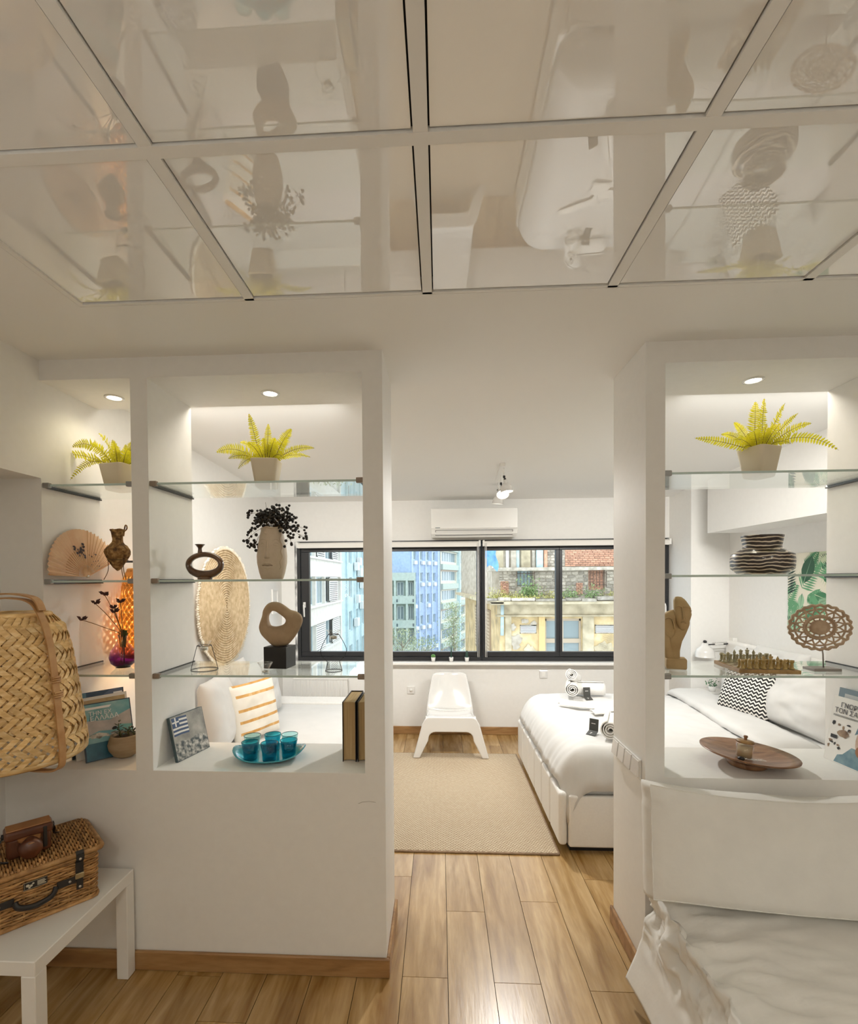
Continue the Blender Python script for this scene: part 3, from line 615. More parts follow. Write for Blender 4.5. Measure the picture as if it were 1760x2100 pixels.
def scul(u,v):
    a=2*pi*v; O=loop(outer,u); best=None
    I=loop(inner, (u*1.0+.02)); I=loop(inner,(math.atan2(-(O.y-.226),-(O.x+.017))+pi)/(2*pi)) if False else I
    m=(O+I)/2; h=(O-I)/2; p=m+h*cos(a); th=min(.034,.5*h.length+.008); return (p.x, th*sin(a)*abs(sin(a))**-.15 if abs(sin(a))>1e-3 else 0, p.y)
MB().grid(scul,64,16,0,True,True).build('pierced_form',M_clay2,t)
# wire tealight holders
M_wire=mat('black_wire',(.015,.014,.013),.45,.4)
def cup(parent,z,M0=None):
    MB().lathe([(0,z-.028),(.017,z-.028),(.018,z-.004),(.022,z+.002),(.032,z+.018),(.030,z+.018),(.020,z+.003),(.016,z-.003),(.015,z-.024),(0,z-.024)],28,0,M0).build('glass_cup',M_clear,parent)
    MB().lathe([(0,z-.023),(.0145,z-.023),(.0145,z-.010),(0,z-.010)],18,0,M0).build('tealight',M_metal,parent)
def holder(x,y,label,prof):
    t=thing('tealight_holder',label,'candle holder',(x,y,S3),0,'tealight holders on the lowest shelf')
    r0_,rn,zn=prof[0][0],prof[-1][0],prof[-1][1]
    MB().tube(circ(r0_,36,.0016),.0016,5,closed=True).build('base_ring',M_wire,t); MB().tube(circ(rn,28,zn),.0016,5,closed=True).build('top_ring',M_wire,t)
    for k in range(2):
        a=pi*k+.35; MB().tube([(r*cos(a),r*sin(a),max(z,.0016)) for r,z in prof],.0014,5).build('wire',M_wire,t)
    cup(t,zn+.003); return t
holder(-1.083,2.185,'black wire tealight holder with straight tapering sides left of the sculpture',[(.058,.0),(.031,.112)])
sp=[(.037,0),(.026,.041)]+[(r,z) for r,z in [(.034,.049),(.050,.066),(.058,.085),(.057,.100),(.048,.122),(.036,.145),(.023,.165)]]
holder(-.478,2.165,'black wire tealight holder with a bulging waist right of the sculpture',sp)
t=thing('tealight_holder','small clear glass tealight cup in front of the black cube base','candle holder',(-.767,2.098,S3),0,'tealight holders on the lowest shelf')
MB().lathe([(0,0),(.0165,0),(.0175,.024),(.022,.030),(.033,.050),(.031,.050),(.019,.032),(.0155,.026),(.0145,.005),(0,.005)],28).build('glass_cup',M_clear,t)
MB().lathe([(0,.006),(.014,.006),(.014,.012),(0,.012)],16).build('glass_base',M_metal,t)
# flag booklet
M_grey=noisy('grey_photo',[(.3,(.20,.20,.19)),(.5,(.36,.35,.32)),(.7,(.52,.50,.46))],13,.3); M_flag=mat('flag_blue',(.055,.10,.22),.4); M_rub=noisy('crowd_print',[(.38,(.07,.09,.10)),(.5,(.30,.30,.28)),(.64,(.62,.60,.56))],50,.4)
t=booklet('travel_booklet','grey booklet with a blue and white striped flag cover leaning in the middle niche','book',(-1.190,2.140,SILL+.0012),(.22,1,0),(-.22,.06,1),.215,.205,.014,mat('dark_teal_cover',(.05,.08,.09),.35),M_page)
fi=[(rect(.01,.01,.99,.99),0),([(.01,.01),(.99,.01),(.99,.34),(.7,.42),(.4,.36),(.2,.44),(.01,.40)],1)]
for k in range(9): fi.append(([(.04,.96-.045*k),(.25,.965-.045*k-.01),(.48,.94-.045*k),(.48,.90-.045*k),(.25,.92-.045*k),(.04,.915-.045*k)],2 if k%2==0 else 3))
fi+= [(rect(.04,.755,.24,.96),2),(rect(.12,.755,.16,.96),3),(rect(.04,.84,.24,.875),3)]
cover(t,.215,.205,0,fi,[M_grey,M_rub,M_flag,M_wpr])
# turquoise tray and tumblers
M_turq=mat('turquoise_enamel',(.03,.33,.42),.12,coat=.8)
M_turqg=glass('turquoise_glass',(.22,.72,.80)); M_turqc=glass('pale_turquoise_glass',(.72,.93,.94)); M_rim=mat('dark_teal_rim',(.01,.09,.11),.2)
t=thing('serving_tray','glossy turquoise boat-shaped tray on the sill of the middle niche','tray',(-.795,2.220,SILL+.0005),.10)
def tray(u,v):
    a=2*pi*u; r_=v; x=.165*cos(a)*r_; y=.125*sin(a)*r_; lift=.0; 
    e=max(0,(r_-.62)/.38); z=.006+.018*e**1.6+.030*e*e*abs(cos(a))**5; return (x,y,z)
MB().grid(tray,48,12,0,True,False).build('tray_dish',M_turq,t,solid=.005)
MB().lathe([(0,0),(.050,0),(.052,.006),(0,.006)],28,0,Mx.Diagonal((1.7,1,1,1))).build('foot',M_turq,t)
def tumbler(x,y,label,h=.062,m=None):
    t=thing('glass_tumbler',label,'glass',(x,y,SILL+.0098),0,'turquoise tumblers on the tray')
    MB().lathe([(0,0),(.029,0),(.0315,.005),(.033,h*.5),(.0395,h),(.037,h),(.0305,h*.5),(.0285,.011),(0,.011)],28).build('glass_body',m or M_turqg,t)
    MB().tube(circ(.0382,28,h),.0014,5,closed=True).build('rim',M_rim,t); MB().lathe([(0,.0011),(.029,.0011),(.029,.0035),(0,.0035)],20).build('base',M_turqg,t)
for x,y,l,m in ((-.868,2.172,'turquoise tumbler at the front left of the tray',None),(-.775,2.160,'turquoise tumbler at the front middle of the tray',None),(-.700,2.205,'turquoise tumbler at the right end of the tray',None),(-.893,2.262,'clear-rimmed pale tumbler at the back left of the tray',M_turqc),(-.803,2.285,'turquoise tumbler at the back middle of the tray',None),(-.722,2.288,'clear-rimmed pale tumbler at the back right of the tray',M_turqc)):
    tumbler(x,y,l,.080,m)
# two old books, fore-edges to the front
M_yel=noisy('yellowed_pages',[(.3,(.42,.28,.12)),(.7,(.55,.40,.21))],6,.8,stretch=(60,1,1)); M_spine=mat('dark_book_board',(.03,.022,.02),.5)
for x,wd,l in ((-.4135,.062,'thick old book with yellowed pages, left of the two in the middle niche'),(-.3495,.052,'thick old book with yellowed pages, right of the two against the upright')):
    t=thing('old_book',l,'book',(x,2.29,SILL),0,'old books in the middle niche'); h=wd/2
    q=MB(); q.prism([(-h+.004,.003),(h-.004,.003),(h-.004,.268),(-h+.004,.268)],-.105,.11)
    q=MB(); pr=[(-h+.004,.11),(h-.004,.11),(h-.004,-.104)]+[( (h-.004)*cos(R(a)), -.104+.010*sin(R(a))) for a in range(20,180,20)]+[(-h+.004,-.104)]
    vs=[(x_,y_,.004) for x_,y_ in pr]+[(x_,y_,.268) for x_,y_ in pr]; n=len(pr); q.add(vs,[tuple(range(n))[::-1],tuple(range(n,2*n))]+[(i,(i+1)%n,(i+1)%n+n,i+n) for i in range(n)]); q.build('pages',M_yel,t)
    b=MB(); b.box(-h,-h+.0035,-.112,.115,0,.273); b.box(h-.0035,h,-.112,.115,0,.273); b.box(-h,h,.111,.115,0,.273); b.build('cover',M_spine,t,bev=.001,seg=1)
# ================================================================ right niche
RS3=S3+.006; RS2=S2+.006
# striped vase
m=mat('black_striped_glaze',(.03,.012,.008),.3,coat=.4); tc=nd(m,'ShaderNodeTexCoord'); n=nd(m,'ShaderNodeTexNoise'); n.inputs['Scale'].default_value=16; lk(m,tc.outputs['Object'],n.inputs['Vector'])
sp=nd(m,'ShaderNodeSeparateXYZ'); lk(m,tc.outputs['Object'],sp.inputs[0]); a=nd(m,'ShaderNodeMath',operation='MULTIPLY_ADD'); lk(m,n.outputs[0],a.inputs[0]); a.inputs[1].default_value=.022; lk(m,sp.outputs[2],a.inputs[2])
b=nd(m,'ShaderNodeMath',operation='MULTIPLY'); lk(m,a.outputs[0],b.inputs[0]); b.inputs[1].default_value=64; c=nd(m,'ShaderNodeMath',operation='FRACT'); lk(m,b.outputs[0],c.inputs[0])
r=ramp(m,c.outputs[0],[(.66,(.022,.010,.007)),(.72,(.78,.68,.55))]); lk(m,r.outputs[0],bsdf(m).inputs['Base Color'])
t=thing('striped_vase','squat black vase with wavy white stripes on the middle right shelf','vase',(1.425,2.235,RS2))
MB().lathe([(0,0),(.086,0),(.094,.004),(.119,.026),(.121,.060),(.118,.090),(.078,.112),(.072,.122),(.080,.166),(.081,.172),(.076,.172),(.067,.122),(.072,.112),(0,.10)],40).build('body',m,t,bev=.002)
# stone couple sculpture
M_sand=noisy('sandstone',[(.3,(.42,.28,.125)),(.7,(.52,.37,.19))],14,.7,bumpS=.06)
t=thing('couple_sculpture','carved tan stone sculpture of two leaning faces on a block base','sculpture',(1.048,2.225,RS3),-.32)
MB().box(-.040,.042,-.038,.038,0,.047).build('base_block',M_sand,t,bev=.006)
def blob(rings,name,n=20,M0=None):   # rings: (z, cx, cy, rx, ry)
    def f(u,v):
        i=min(int(v*(len(rings)-1)),len(rings)-2); k=v*(len(rings)-1)-i; z,cx,cy,rx,ry=[rings[i][q]*(1-k)+rings[i+1][q]*k for q in range(5)]
        an=2*pi*u; ex=.8; ca,sa=cos(an),sin(an)
        return (cx+rx*math.copysign(abs(ca)**ex,ca), cy+ry*math.copysign(abs(sa)**ex,sa), z)
    return MB().grid(f,n,len(rings)*3,0,True,False,M0).build(name,M_sand,t)
blob([(.046,-.012,0,.030,.026),(.08,-.010,0,.028,.025),(.12,-.004,0,.030,.027),(.16,.008,.004,.036,.03),(.20,.018,.006,.040,.03),(.235,.022,.006,.03,.024)],'torso')
blob([(.047,-.022,-.012,.020,.016),(.09,-.030,-.012,.018,.016),(.13,-.040,-.010,.017,.018),(.17,-.040,-.006,.022,.022)],'arm')
blob([(.138,-.022,-.020,.006,.006),(.15,-.024,-.022,.018,.014),(.18,-.030,-.020,.029,.022),(.215,-.030,-.012,.032,.028),(.24,-.022,-.004,.030,.028),(.256,-.008,.0,.02,.02),(.262,.0,.0,.004,.004)],'lower_head')
blob([(.172,.026,-.026,.004,.004),(.18,.026,-.027,.014,.012),(.205,.025,-.024,.025,.020),(.24,.027,-.018,.034,.028),(.272,.024,-.012,.034,.030),(.305,.014,-.006,.024,.024),(.318,.010,-.002,.013,.014),(.320,.009,0,.002,.002)],'upper_head')
def rel(pts,r0_,r1_,nm): P=spline(pts,5); MB().tube(P,[r0_+(r1_-r0_)*k/(len(P)-1) for k in range(len(P))],6).build(nm,M_sand,t)
rel([(.020,-.045,.275),(.024,-.049,.25),(.027,-.050,.222)],.0022,.0055,'nose'); rel([(-.018,-.042,.222),(-.011,-.046,.200),(-.008,-.045,.178)],.002,.005,'nose')
rel([(.020,-.045,.275),(.006,-.043,.279),(-.008,-.032,.272)],.0022,.001,'brow'); rel([(.024,-.045,.276),(.040,-.041,.277),(.056,-.030,.268)],.0022,.001,'brow'); rel([(-.018,-.042,.222),(-.034,-.041,.228),(-.050,-.035,.216),(-.058,-.024,.200)],.0025,.0015,'brow')
rel([(.016,-.045,.207),(.027,-.047,.211),(.036,-.044,.206)],.0028,.0028,'mouth'); rel([(.045,-.038,.252),(.054,-.034,.256),(.058,-.028,.258)],.0012,.0022,'eye')
# carved openwork disc on a stand
M_carv=noisy('carved_wood',[(.3,(.36,.24,.15)),(.7,(.56,.42,.29))],20,.6,bumpS=.1)
t=thing('openwork_disc','round carved openwork wooden disc on a thin rod stand beside the chess set','ornament',(1.640,2.185,RS3))
M_plat=mat('grey_metal_plate',(.33,.30,.28),.4,.5)
MB().box(-.050,.062,-.035,.035,0,.012).build('base_plate',M_plat,t,bev=.001); MB().tube([(.012,0,.012),(.010,0,.07),(.004,.0,.10)],.003,8).build('rod',M_plat,t)
q=MB(); CX,CZ,RX,RZ=-.004,.185,.122,.098; DM=T(CX,0,CZ,0,0,-.12)@Mx.Diagonal((RX,1,RZ,1)); dm=lambda x,y,z:(DM@V((x,y,z)))[:]
def tor(Ra,ra,y=0,n=48,wav=0):
    q.tube([dm((Ra+wav*cos(24*2*pi*k/n))*cos(2*pi*k/n),y,(Ra+wav*cos(24*2*pi*k/n))*sin(2*pi*k/n)) for k in range(n)],ra,6,closed=True)
tor(.965,.0065,0,96,.03); tor(.80,.0042); tor(.50,.0060); tor(.43,.0035)
for k in range(16):
    a=2*pi*k/16; b=2*pi*(k+.5)/16
    q.tube(spline([dm(.50*cos(a),0,.50*sin(a)),dm(.62*cos(a+.03),0,.62*sin(a+.03)),dm(.74*cos(b-.04),0,.74*sin(b-.04)),dm(.80*cos(b),0,.80*sin(b))],3),.0036,5)
    q.tube(spline([dm(.50*cos(a),0,.50*sin(a)),dm(.62*cos(a-.03),0,.62*sin(a-.03)),dm(.74*cos(b-2*pi/16+.04),0,.74*sin(b-2*pi/16+.04)),dm(.80*cos(b-2*pi/16),0,.80*sin(b-2*pi/16))],3),.0036,5)
    q.tube([dm(.78*cos(b),0,.78*sin(b)),dm(.97*cos(b),0,.97*sin(b))],.0055,5); q.tube([dm(.5*cos(b),0,.5*sin(b)),dm(.57*cos(b),0,.57*sin(b))],.003,5)
q.build('openwork_ring',M_carv,t)
q=MB(); q.lathe([(0,-.012),(.18,-.012),(.22,-.008),(.30,-.009),(.33,-.004),(.33,.004),(0,.004)],32,0,DM@T(rx=pi/2)@Mx.Diagonal((1,1,1,1))) if False else None
def hub(u,v):
    rr_=(.0,.16,.20,.26,.31,.33,.33)[min(int(v*6),6)]; y=(-.012,-.012,-.008,-.010,-.006,0,.006)[min(int(v*6),6)]; return dm(rr_*cos(2*pi*u),y,rr_*sin(2*pi*u))
q.grid(hub,32,7,0,True,False)
for k in range(12): a=2*pi*k/12; q.tube([dm(.32*cos(a),0,.32*sin(a)),dm(.44*cos(a),0,.44*sin(a))],.0035,5)
q.build('hub_rosette',M_carv,t)
# chess set: onyx board and pieces
M_onyx=noisy('amber_onyx',[(.3,(.30,.19,.05)),(.6,(.50,.36,.13)),(.8,(.62,.52,.30))],24,.25,coat=.4,sss=.15); M_onyx2=noisy('green_onyx',[(.3,(.26,.22,.11)),(.7,(.55,.52,.36))],24,.25,coat=.4,sss=.15)
M_bwood=wood_mat('board_wood',[(.22,.12,.04),(.38,.22,.08),(.5,.32,.13)],.03,sc=(12,2,12))
bx,by,brz=1.385,2.215,-.10
t=thing('chessboard','square wooden chessboard laid out with stone pieces on the lowest right shelf','chessboard',(bx,by,RS3),brz)
MB().box(-.118,.118,-.118,.118,0,.016).build('frame',M_bwood,t,bev=.002)
for mi,(nm,mm) in enumerate((('light_squares',mat('light_square',(.62,.55,.40),.3)),('dark_squares',mat('dark_square',(.20,.13,.06),.3)))):
    q=MB()
    for i in range(8):
        for j in range(8):
            if (i+j)%2==mi: q.quad((-.108+.027*i,-.108+.027*j,.0163),(-.081+.027*i,-.108+.027*j,.0163),(-.081+.027*i,-.081+.027*j,.0163),(-.108+.027*i,-.081+.027*j,.0163))
    q.build(nm,mm,t)
base=[(0,0),(.0108,0),(.0112,.003),(.0085,.006),(.007,.009)]
PC={'pawn':base+[(.0048,.020),(.0068,.022),(.0045,.024),(.0068,.029),(.0068,.033),(.004,.037),(0,.038)],
 'rook':base+[(.006,.026),(.0088,.029),(.0088,.038),(.0065,.038),(.0065,.034),(0,.034)],
 'bishop':base+[(.0052,.028),(.0080,.031),(.005,.033),(.0068,.040),(.004,.048),(.0018,.050),(.002,.053),(0,.054)],
 'queen':base+[(.0056,.034),(.0086,.037),(.0056,.039),(.0092,.050),(.006,.051),(.003,.054),(0,.056)],
 'king':base+[(.0058,.036),(.0090,.039),(.006,.041),(.0092,.052),(.006,.054),(0,.055)]}
pcs={}
def piece(kind,x,y,mm,side):
    nm={'pawn':'pawn','rook':'rook','knight':'knight','bishop':'bishop','queen':'queen','king':'king'}[kind]
    col,wh=('amber','nearest rows') if side==0 else ('greenish','far rows')
    lab=f'small {col} stone {nm} among the {wh} of the chessboard'; grp=f'{col} stone chess {nm}s on the board'
    loc=V((bx,by,RS3+.0165))+Mx.Rotation(brz,3,'Z')@V((x,y,0))
    key=(kind,side)
    if key in pcs: o=pcs[key].copy(); COL.objects.link(o)
    else:
        q=MB()
        if kind=='knight':
            q.lathe(base+[(.006,.012),(0,.013)],14); q.prism([(-.006,.011),(.006,.011),(.0058,.022),(.003,.030),(.0075,.029),(.0095,.033),(.004,.040),(-.001,.043),(-.0065,.036),(-.0075,.024)],-.0045,.0045)
        else: q.lathe(PC[kind],14)
        if kind=='king': q.box(-.0012,.0012,-.001,.001,.054,.063); q.box(-.0038,.0038,-.001,.001,.0575,.060)
        o=q.build('chess_'+nm,mm,bev=.0008 if kind=='knight' else 0); pcs[key]=o
    o.location=loc; o.rotation_euler=(0,0,brz+random.uniform(-.5,.5)); tag(o,lab,'chess piece',grp)
order=['rook','knight','bishop','queen','king','bishop','knight','rook']
for i in range(8):
    X=-.0945+.027*i
    piece(order[i],X,-.0945,M_onyx,0); piece('pawn',X,-.0675,M_onyx,0); piece(order[i],X,.0945,M_onyx2,1); piece('pawn',X,.0675,M_onyx2,1)
# wooden plate with candle jar
M_plate=wood_mat('walnut_plate',[(.13,.055,.022),(.27,.13,.06),(.38,.22,.12)],.03,sc=(5,22,5),rough=.3)
t=thing('wooden_plate','wide round brown wooden plate tilted on its foot on the right niche sill','plate',(1.345,2.200,SILL+.0005))
PT=T(0,0,0,0,R(4.5),0)
MB().lathe([(0,.024),(.075,.024),(.078,.026),(.160,.046),(.186,.058),(.187,.062),(.150,.052),(.07,.034),(0,.032)],48,0,PT).build('dish',M_plate,t)
MB().lathe([(0,.000),(.070,.000),(.076,.006),(.078,.028),(0,.028)],36).build('foot',M_plate,t)
t=thing('candle_jar','small glass candle jar with a wooden lid standing on the wooden plate','candle',(1.328,2.195,SILL+.0355)); t.rotation_euler=(0,R(4.5),0)
M_wax=mat('cream_wax',(.70,.56,.34),.6,sss=.2)
MB().lathe([(0,0),(.030,0),(.033,.003),(.033,.066),(.031,.066),(.031,.004),(0,.004)],28).build('glass_jar',M_clear,t); MB().lathe([(0,.005),(.030,.005),(.030,.052),(0,.052)],24).build('wax',M_wax,t)
MB().lathe([(0,.067),(.034,.067),(.034,.074),(.020,.078),(0,.078)],28).build('lid',M_bwood,t); MB().lathe([(.006,.078),(.006,.086),(.009,.092),(.007,.097),(0,.097)],14).build('knob',M_plate,t)
t=thing('matchbox_charm','small dark metal trinket lying beside the candle jar on the plate','trinket',(1.292,2.155,SILL+.041))
MB().lathe([(0,0),(.012,0),(.014,.005),(.010,.011),(0,.012)],12).build('trinket_body',M_dark,t); MB().lathe([(0,.0),(.006,.001),(.006,.008),(0,.009)],10,0,T(.016,-.004,0)).build('trinket_bead',M_chrome,t)
t=thing('foil_wrapper','crumpled clear wrapper lying in front of the candle jar on the plate','wrapper',(1.352,2.140,SILL+.043)); t.rotation_euler=(0,R(4.5),0)
MB().grid(lambda u,v:(-.03+.06*u,-.014+.028*v,.003+.006*noise.noise((u*5,v*5,1))),12,7).build('wrapper_sheet',M_clear,t)
# magazines leaning on the right wall
ux=(.06,-1,0); uy=(.17,.02,1)
t=booklet('magazine','magazine with a grey-blue cover standing behind the white one in the right niche','magazine',(1.766,2.306,SILL+.0015),ux,uy,.21,.325,.008,mat('greyblue_cover',(.16,.22,.26),.4),M_page,'magazines in the right niche')
cover(t,.21,.325,0,[(rect(.14,.87,.98,.93),0)],[mat('pale_grey_print',(.52,.54,.54),.5)])
t=booklet('magazine','white magazine with Greek headline and a bearded face leaning in the right niche','magazine',(1.744,2.300,SILL+.0012),ux,uy,.205,.290,.007,mat('white_cover',(.80,.78,.74),.4),M_page,'magazines in the right niche')
skin=noisy('skin_print',[(.3,(.50,.33,.24)),(.7,(.68,.52,.43))],30,.5); beard=mat('beard_print',(.34,.15,.07),.6); hat=mat('cap_print',(.13,.22,.28),.6); gb=noisy('jacket_print',[(.3,(.10,.20,.26)),(.7,(.24,.36,.40))],18,.5); tn=noisy('tan_item_print',[(.3,(.16,.09,.05)),(.7,(.40,.28,.18))],25,.5)
it=[([(.24,.015),(.98,.015),(.98,.30),(.6,.30),(.42,.16),(.3,.13)],3),(ell(.86,.42,.20,.22,20),0),(ell(.86,.28,.17,.10,16),1),([(.62,.5),(.68,.66),(.86,.72),(1,.70),(1,.56),(.85,.60)],2),(rect(.79,.40,.84,.415),4),(ell(.79,.45,.03,.012,8),4)]
rr=random.Random(9)
for k in range(17):
    x,y=rr.choice(((.10,.6),(.22,.58),(.35,.57),(.48,.53),(.10,.49),(.17,.45),(.10,.30),(.20,.29),(.06,.22),(.16,.2),(.20,.13),(.30,.25),(.28,.34),(.45,.6))); it.append((ell(x+rr.uniform(-.02,.02),y+rr.uniform(-.02,.02),rr.uniform(.02,.05),rr.uniform(.012,.03),7,.4),rr.choice((4,4,5))))
it+= [(ell(.36,.46,.13,.06,12,.25),5),(rect(.08,.355,.24,.41),4),(rect(.06,.715,.70,.722),4),(rect(.06,.70,.66,.706),4)]
cover(t,.205,.290,0,it,[skin,beard,hat,gb,M_blk,tn])
M_tx=mat('grey_ink',(.10,.10,.11),.6)
text('ΓΝΩΡΙΣΤΕ',.030,M_tx,t,T(.040,.246,.0022)); text('ΤΟΝ ΣΑΙΞΠΗΡ',.030,M_tx,t,T(.014,.219,.0022))
# ================================================================ bedroom
# woven lanterns: two families of helical cane strips, over two / under two
def lantern(t,prof,nst,turn,m,r_hoop=0):
    # prof: list of (z, r) from bottom to top
    def rz(z):
        for (za,ra),(zb,rb) in zip(prof[:-1],prof[1:]):
            if za<=z<=zb: 
                f=(z-za)/(zb-za); f=f*f*(3-2*f) if False else f; return ra+(rb-ra)*f
        return prof[-1][1]
    z0,z1=prof[0][0],prof[-1][0]; H=z1-z0; ncross=int(2*nst*turn/(2*pi))
    steps=ncross*3; wd=2*pi*rz(z0+H*.4)/nst*.53
    for fam in (1,-1):
        q=MB(); rows=[]
        for k in range(steps+1):
            f=k/steps; z=z0+H*f; a=fam*turn*f; ph=f*ncross
            o=.0042*math.tanh(2.5*sin(pi*ph/2+ (0 if fam>0 else 0)))*fam
            r=rz(z)+o; dz=H/steps; da=fam*turn/steps; tl=sqrt((r*da)**2+dz*dz); ta,tz_=r*da/tl,dz/tl
            rows.append([((r)*cos(a+s*(-tz_)*wd/2/r), (r)*sin(a+s*(-tz_)*wd/2/r), z+s*ta*wd/2) for s in (-1,1)])
        vs=[p for rw in rows for p in rw]; q.add(vs,[(2*i,2*i+1,2*i+3,2*i+2) for i in range(steps)],0)
        me=None
        for k in range(nst):
            if me is None: o=q.build('cane_strip',m,t,solid=.0016); me=o
            else: inst(me,(0,0,0),(0,0,2*pi*k/nst),t)
    for z,r in (prof[0],prof[-1]): MB().tube(circ(r+.001,40,z),.007,6,closed=True,flat=1.6).build('rim_band',m,t)
def canemat(name,vary=.16):
    return noisy(name,[(.3,(.58,.36,.14)),(.5,(.74,.50,.22)),(.7,(.84,.64,.36))],20,.5,stretch=(1,1,4),vary=vary)
M_cane=canemat('bamboo_cane')
M_caneL=leafmat('amber_cane',(.60,.36,.09),(.78,.50,.16),(.95,.66,.24))
t=thing('woven_lantern','lit amber woven cane wall lantern in the bedroom behind the purple vase','lamp',(-1.575,2.605,1.305))
lantern(t,[(0,.158),(.05,.163),(.25,.160),(.40,.140),(.45,.118)],30,2.4,M_caneL)
MB().tube([(-.175,0,.50),(-.06,0,.50),(-.0,0,.47)],.006,6).build('wall_bracket',M_dark,t); MB().tube([(-.118,0,.45),(0,0,.47),(.118,0,.45)],.004,5).build('hanger',M_dark,t)
MB().lathe([(0,.20),(.028,.215),(.035,.25),(.02,.29),(.013,.30),(.013,.46),(0,.46)],16).build('bulb',M_lamp,t)
light('POINT','lantern_light',E_RATTAN,(1,.74,.40),t,(0,0,.12),shadow_soft_size=.03)
# jute wall disc
M_jute=noisy('jute_rope',[(.3,(.50,.36,.20)),(.5,(.64,.49,.30)),(.7,(.76,.62,.43))],26,.85,bumpS=.4); M_fringe=noisy('pale_fringe',[(.3,(.70,.63,.50)),(.7,(.84,.79,.69))],30,.9)
t=thing('jute_disc','large round coiled jute mat with a pale fringe hung on the left bedroom wall','wall hanging',(-1.715,3.835,1.49)); t.rotation_euler=(0,R(90),0)
nt_=24; rmax=.455; q=MB(); P=[]
for k in range(nt_*40): a=2*pi*k/40; r=.008+rmax*k/(nt_*40); P.append((r*cos(a),r*sin(a),0.004*sin(a*31)*.3))
q.tube(P,.0098,5); q.build('coiled_rope',M_jute,t)
q=MB(); rr=random.Random(3)
for k in range(170):
    a=2*pi*k/170; r1=.470+.016*rr.random(); q.tube([(.456*cos(a),.456*sin(a),.0),(r1*cos(a+.02),r1*sin(a+.02),.004*rr.random())],.0085*rr.uniform(.8,1.3),4)
q.build('fringe_edge',M_fringe,t); MB().lathe([(0,-.014),(.45,-.014),(.45,-.008),(0,-.008)],40).build('backing',M_jute,t)
# soft things
def cushion(parent,name,m,w,h,th,sharp=.12,seed=0,wr=.006,nu=22,mi=None,ear=.04,flange=0):
    # w along x, h along z, thickness along y; corners pulled out
    def f(side):
        def g(u,v):
            a=-1+2*u; b=-1+2*v
            ex=(1-abs(a)**3.2)*(1-abs(b)**3.2); y=th/2*max(ex,0)**.55
            px=a*(1-ear*(1-b*b)*abs(a)**2); pz=b*(1-ear*(1-a*a)*abs(b)**2)
            n=noise.noise((a*2.2+seed,b*2.2,side*3.1))*wr*2+noise.noise((a*6+seed,b*6,side))*wr
            return (px*w/2, side*(y+n*min(1,ex*3)), pz*h/2)
        return g
    q=MB(); q.grid(f(-1),nu,nu,0,mif=mi); q.grid(f(1),nu,nu,0,mif=mi)
    bm=bmesh.new(); me=q.mesh(name,m); bm.from_mesh(me); bmesh.ops.remove_doubles(bm,verts=bm.verts,dist=.0006); bmesh.ops.recalc_face_normals(bm,faces=bm.faces); bm.to_mesh(me); bm.free()
    o=bpy.data.objects.new(name,me); COL.objects.link(o); o.parent=parent
    d=o.modifiers.new('sub','SUBSURF'); d.levels=1; d.render_levels=1; return o
def pillow(label,loc,w,h,th,yaw,lean,m=None,seed=0,grp='white pillows',name='pillow',cat='pillow',wr=.008,roll=0,mi=None,mats=None):
    t=thing(name,label,cat,loc,0,grp); t.rotation_euler=(Mx.Rotation(yaw,3,'Z')@Mx.Rotation(-lean,3,'X')@Mx.Rotation(roll,3,'Y')).to_euler()
    cushion(t,'cover',mats or m or M_sheet,w,h,th,seed=seed,wr=wr,mi=mi); return t
# daybed on the left
t=thing('daybed','white daybed with a flat mattress along the left bedroom wall','bed',(-1.165,3.92,0))
MB().box(-.555,.555,-.96,.94,.06,.27).build('base',M_leath,t,bev=.02,seg=3); 
for x in (-.48,.48):
    for y in (-.88,.86): MB().box(x-.03,x+.03,y-.03,y+.03,0,.06).build('foot',M_dark,t)
def slab(hx,hy,z0,z1,r,seed,amp):
    def f(u,v):
        a=-1+2*u; b=2*pi*v
        return None
    q=MB(); q.grid(lambda u,v:(-hx+2*hx*u,-hy+2*hy*v,z1+amp*noise.noise((u*4+seed,v*5,0))-(r*(max(0,abs(2*u-1)-.96)/.04)**2+r*(max(0,abs(2*v-1)-.96)/.04)**2)*.5),30,40)
    return q
q=slab(.565,.955,.27,.50,.02,1,.006); q.box(-.563,.563,-.953,.953,.268,.489); q.build('mattress',M_sheet,t)
q=slab(.57,.13,.49,.512,.01,4,.004); q.box(-.568,.568,-.128,.128,.492,.506); q.build('folded_blanket',M_linen,t,loc=(0,.825,0))
pillow('big plain white pillow leaning on the wall at the near end of the daybed',(-1.565,3.37,.765),.50,.52,.17,R(90)+.12,.20,seed=2,grp='white pillows on the daybed')
pillow('plain white pillow behind the gold striped cushion on the daybed',(-1.63,3.80,.80),.50,.52,.15,R(90),.14,seed=5,grp='white pillows on the daybed')
pillow('big plain white pillow at the window end of the daybed',(-1.555,4.18,.755),.52,.50,.17,R(90)-.12,.22,seed=9,grp='white pillows on the daybed')
M_gold=noisy('gold_stripe',[(.3,(.58,.29,.07)),(.6,(.72,.42,.14)),(.8,(.80,.62,.38))],22,.6,stretch=(1,1,.3)); M_cream=noisy('cream_cotton',[(.3,(.80,.75,.66)),(.7,(.86,.82,.74))],10,.85,bumpS=.1,dist=.01)
def stripes(u,v): return 1 if (v*5.1+.35)%1<.25 and .07<u<.95 else 0
pillow('cream cushion with gold stripes leaning on the white pillows of the daybed',(-1.405,3.60,.725),.42,.44,.14,R(90)-.55,.16,seed=4,grp='',name='striped_cushion',cat='cushion',mats=[M_cream,M_gold],mi=stripes,roll=-.05)
COL.objects['striped_cushion'].children[0].data.materials[0]=M_cream
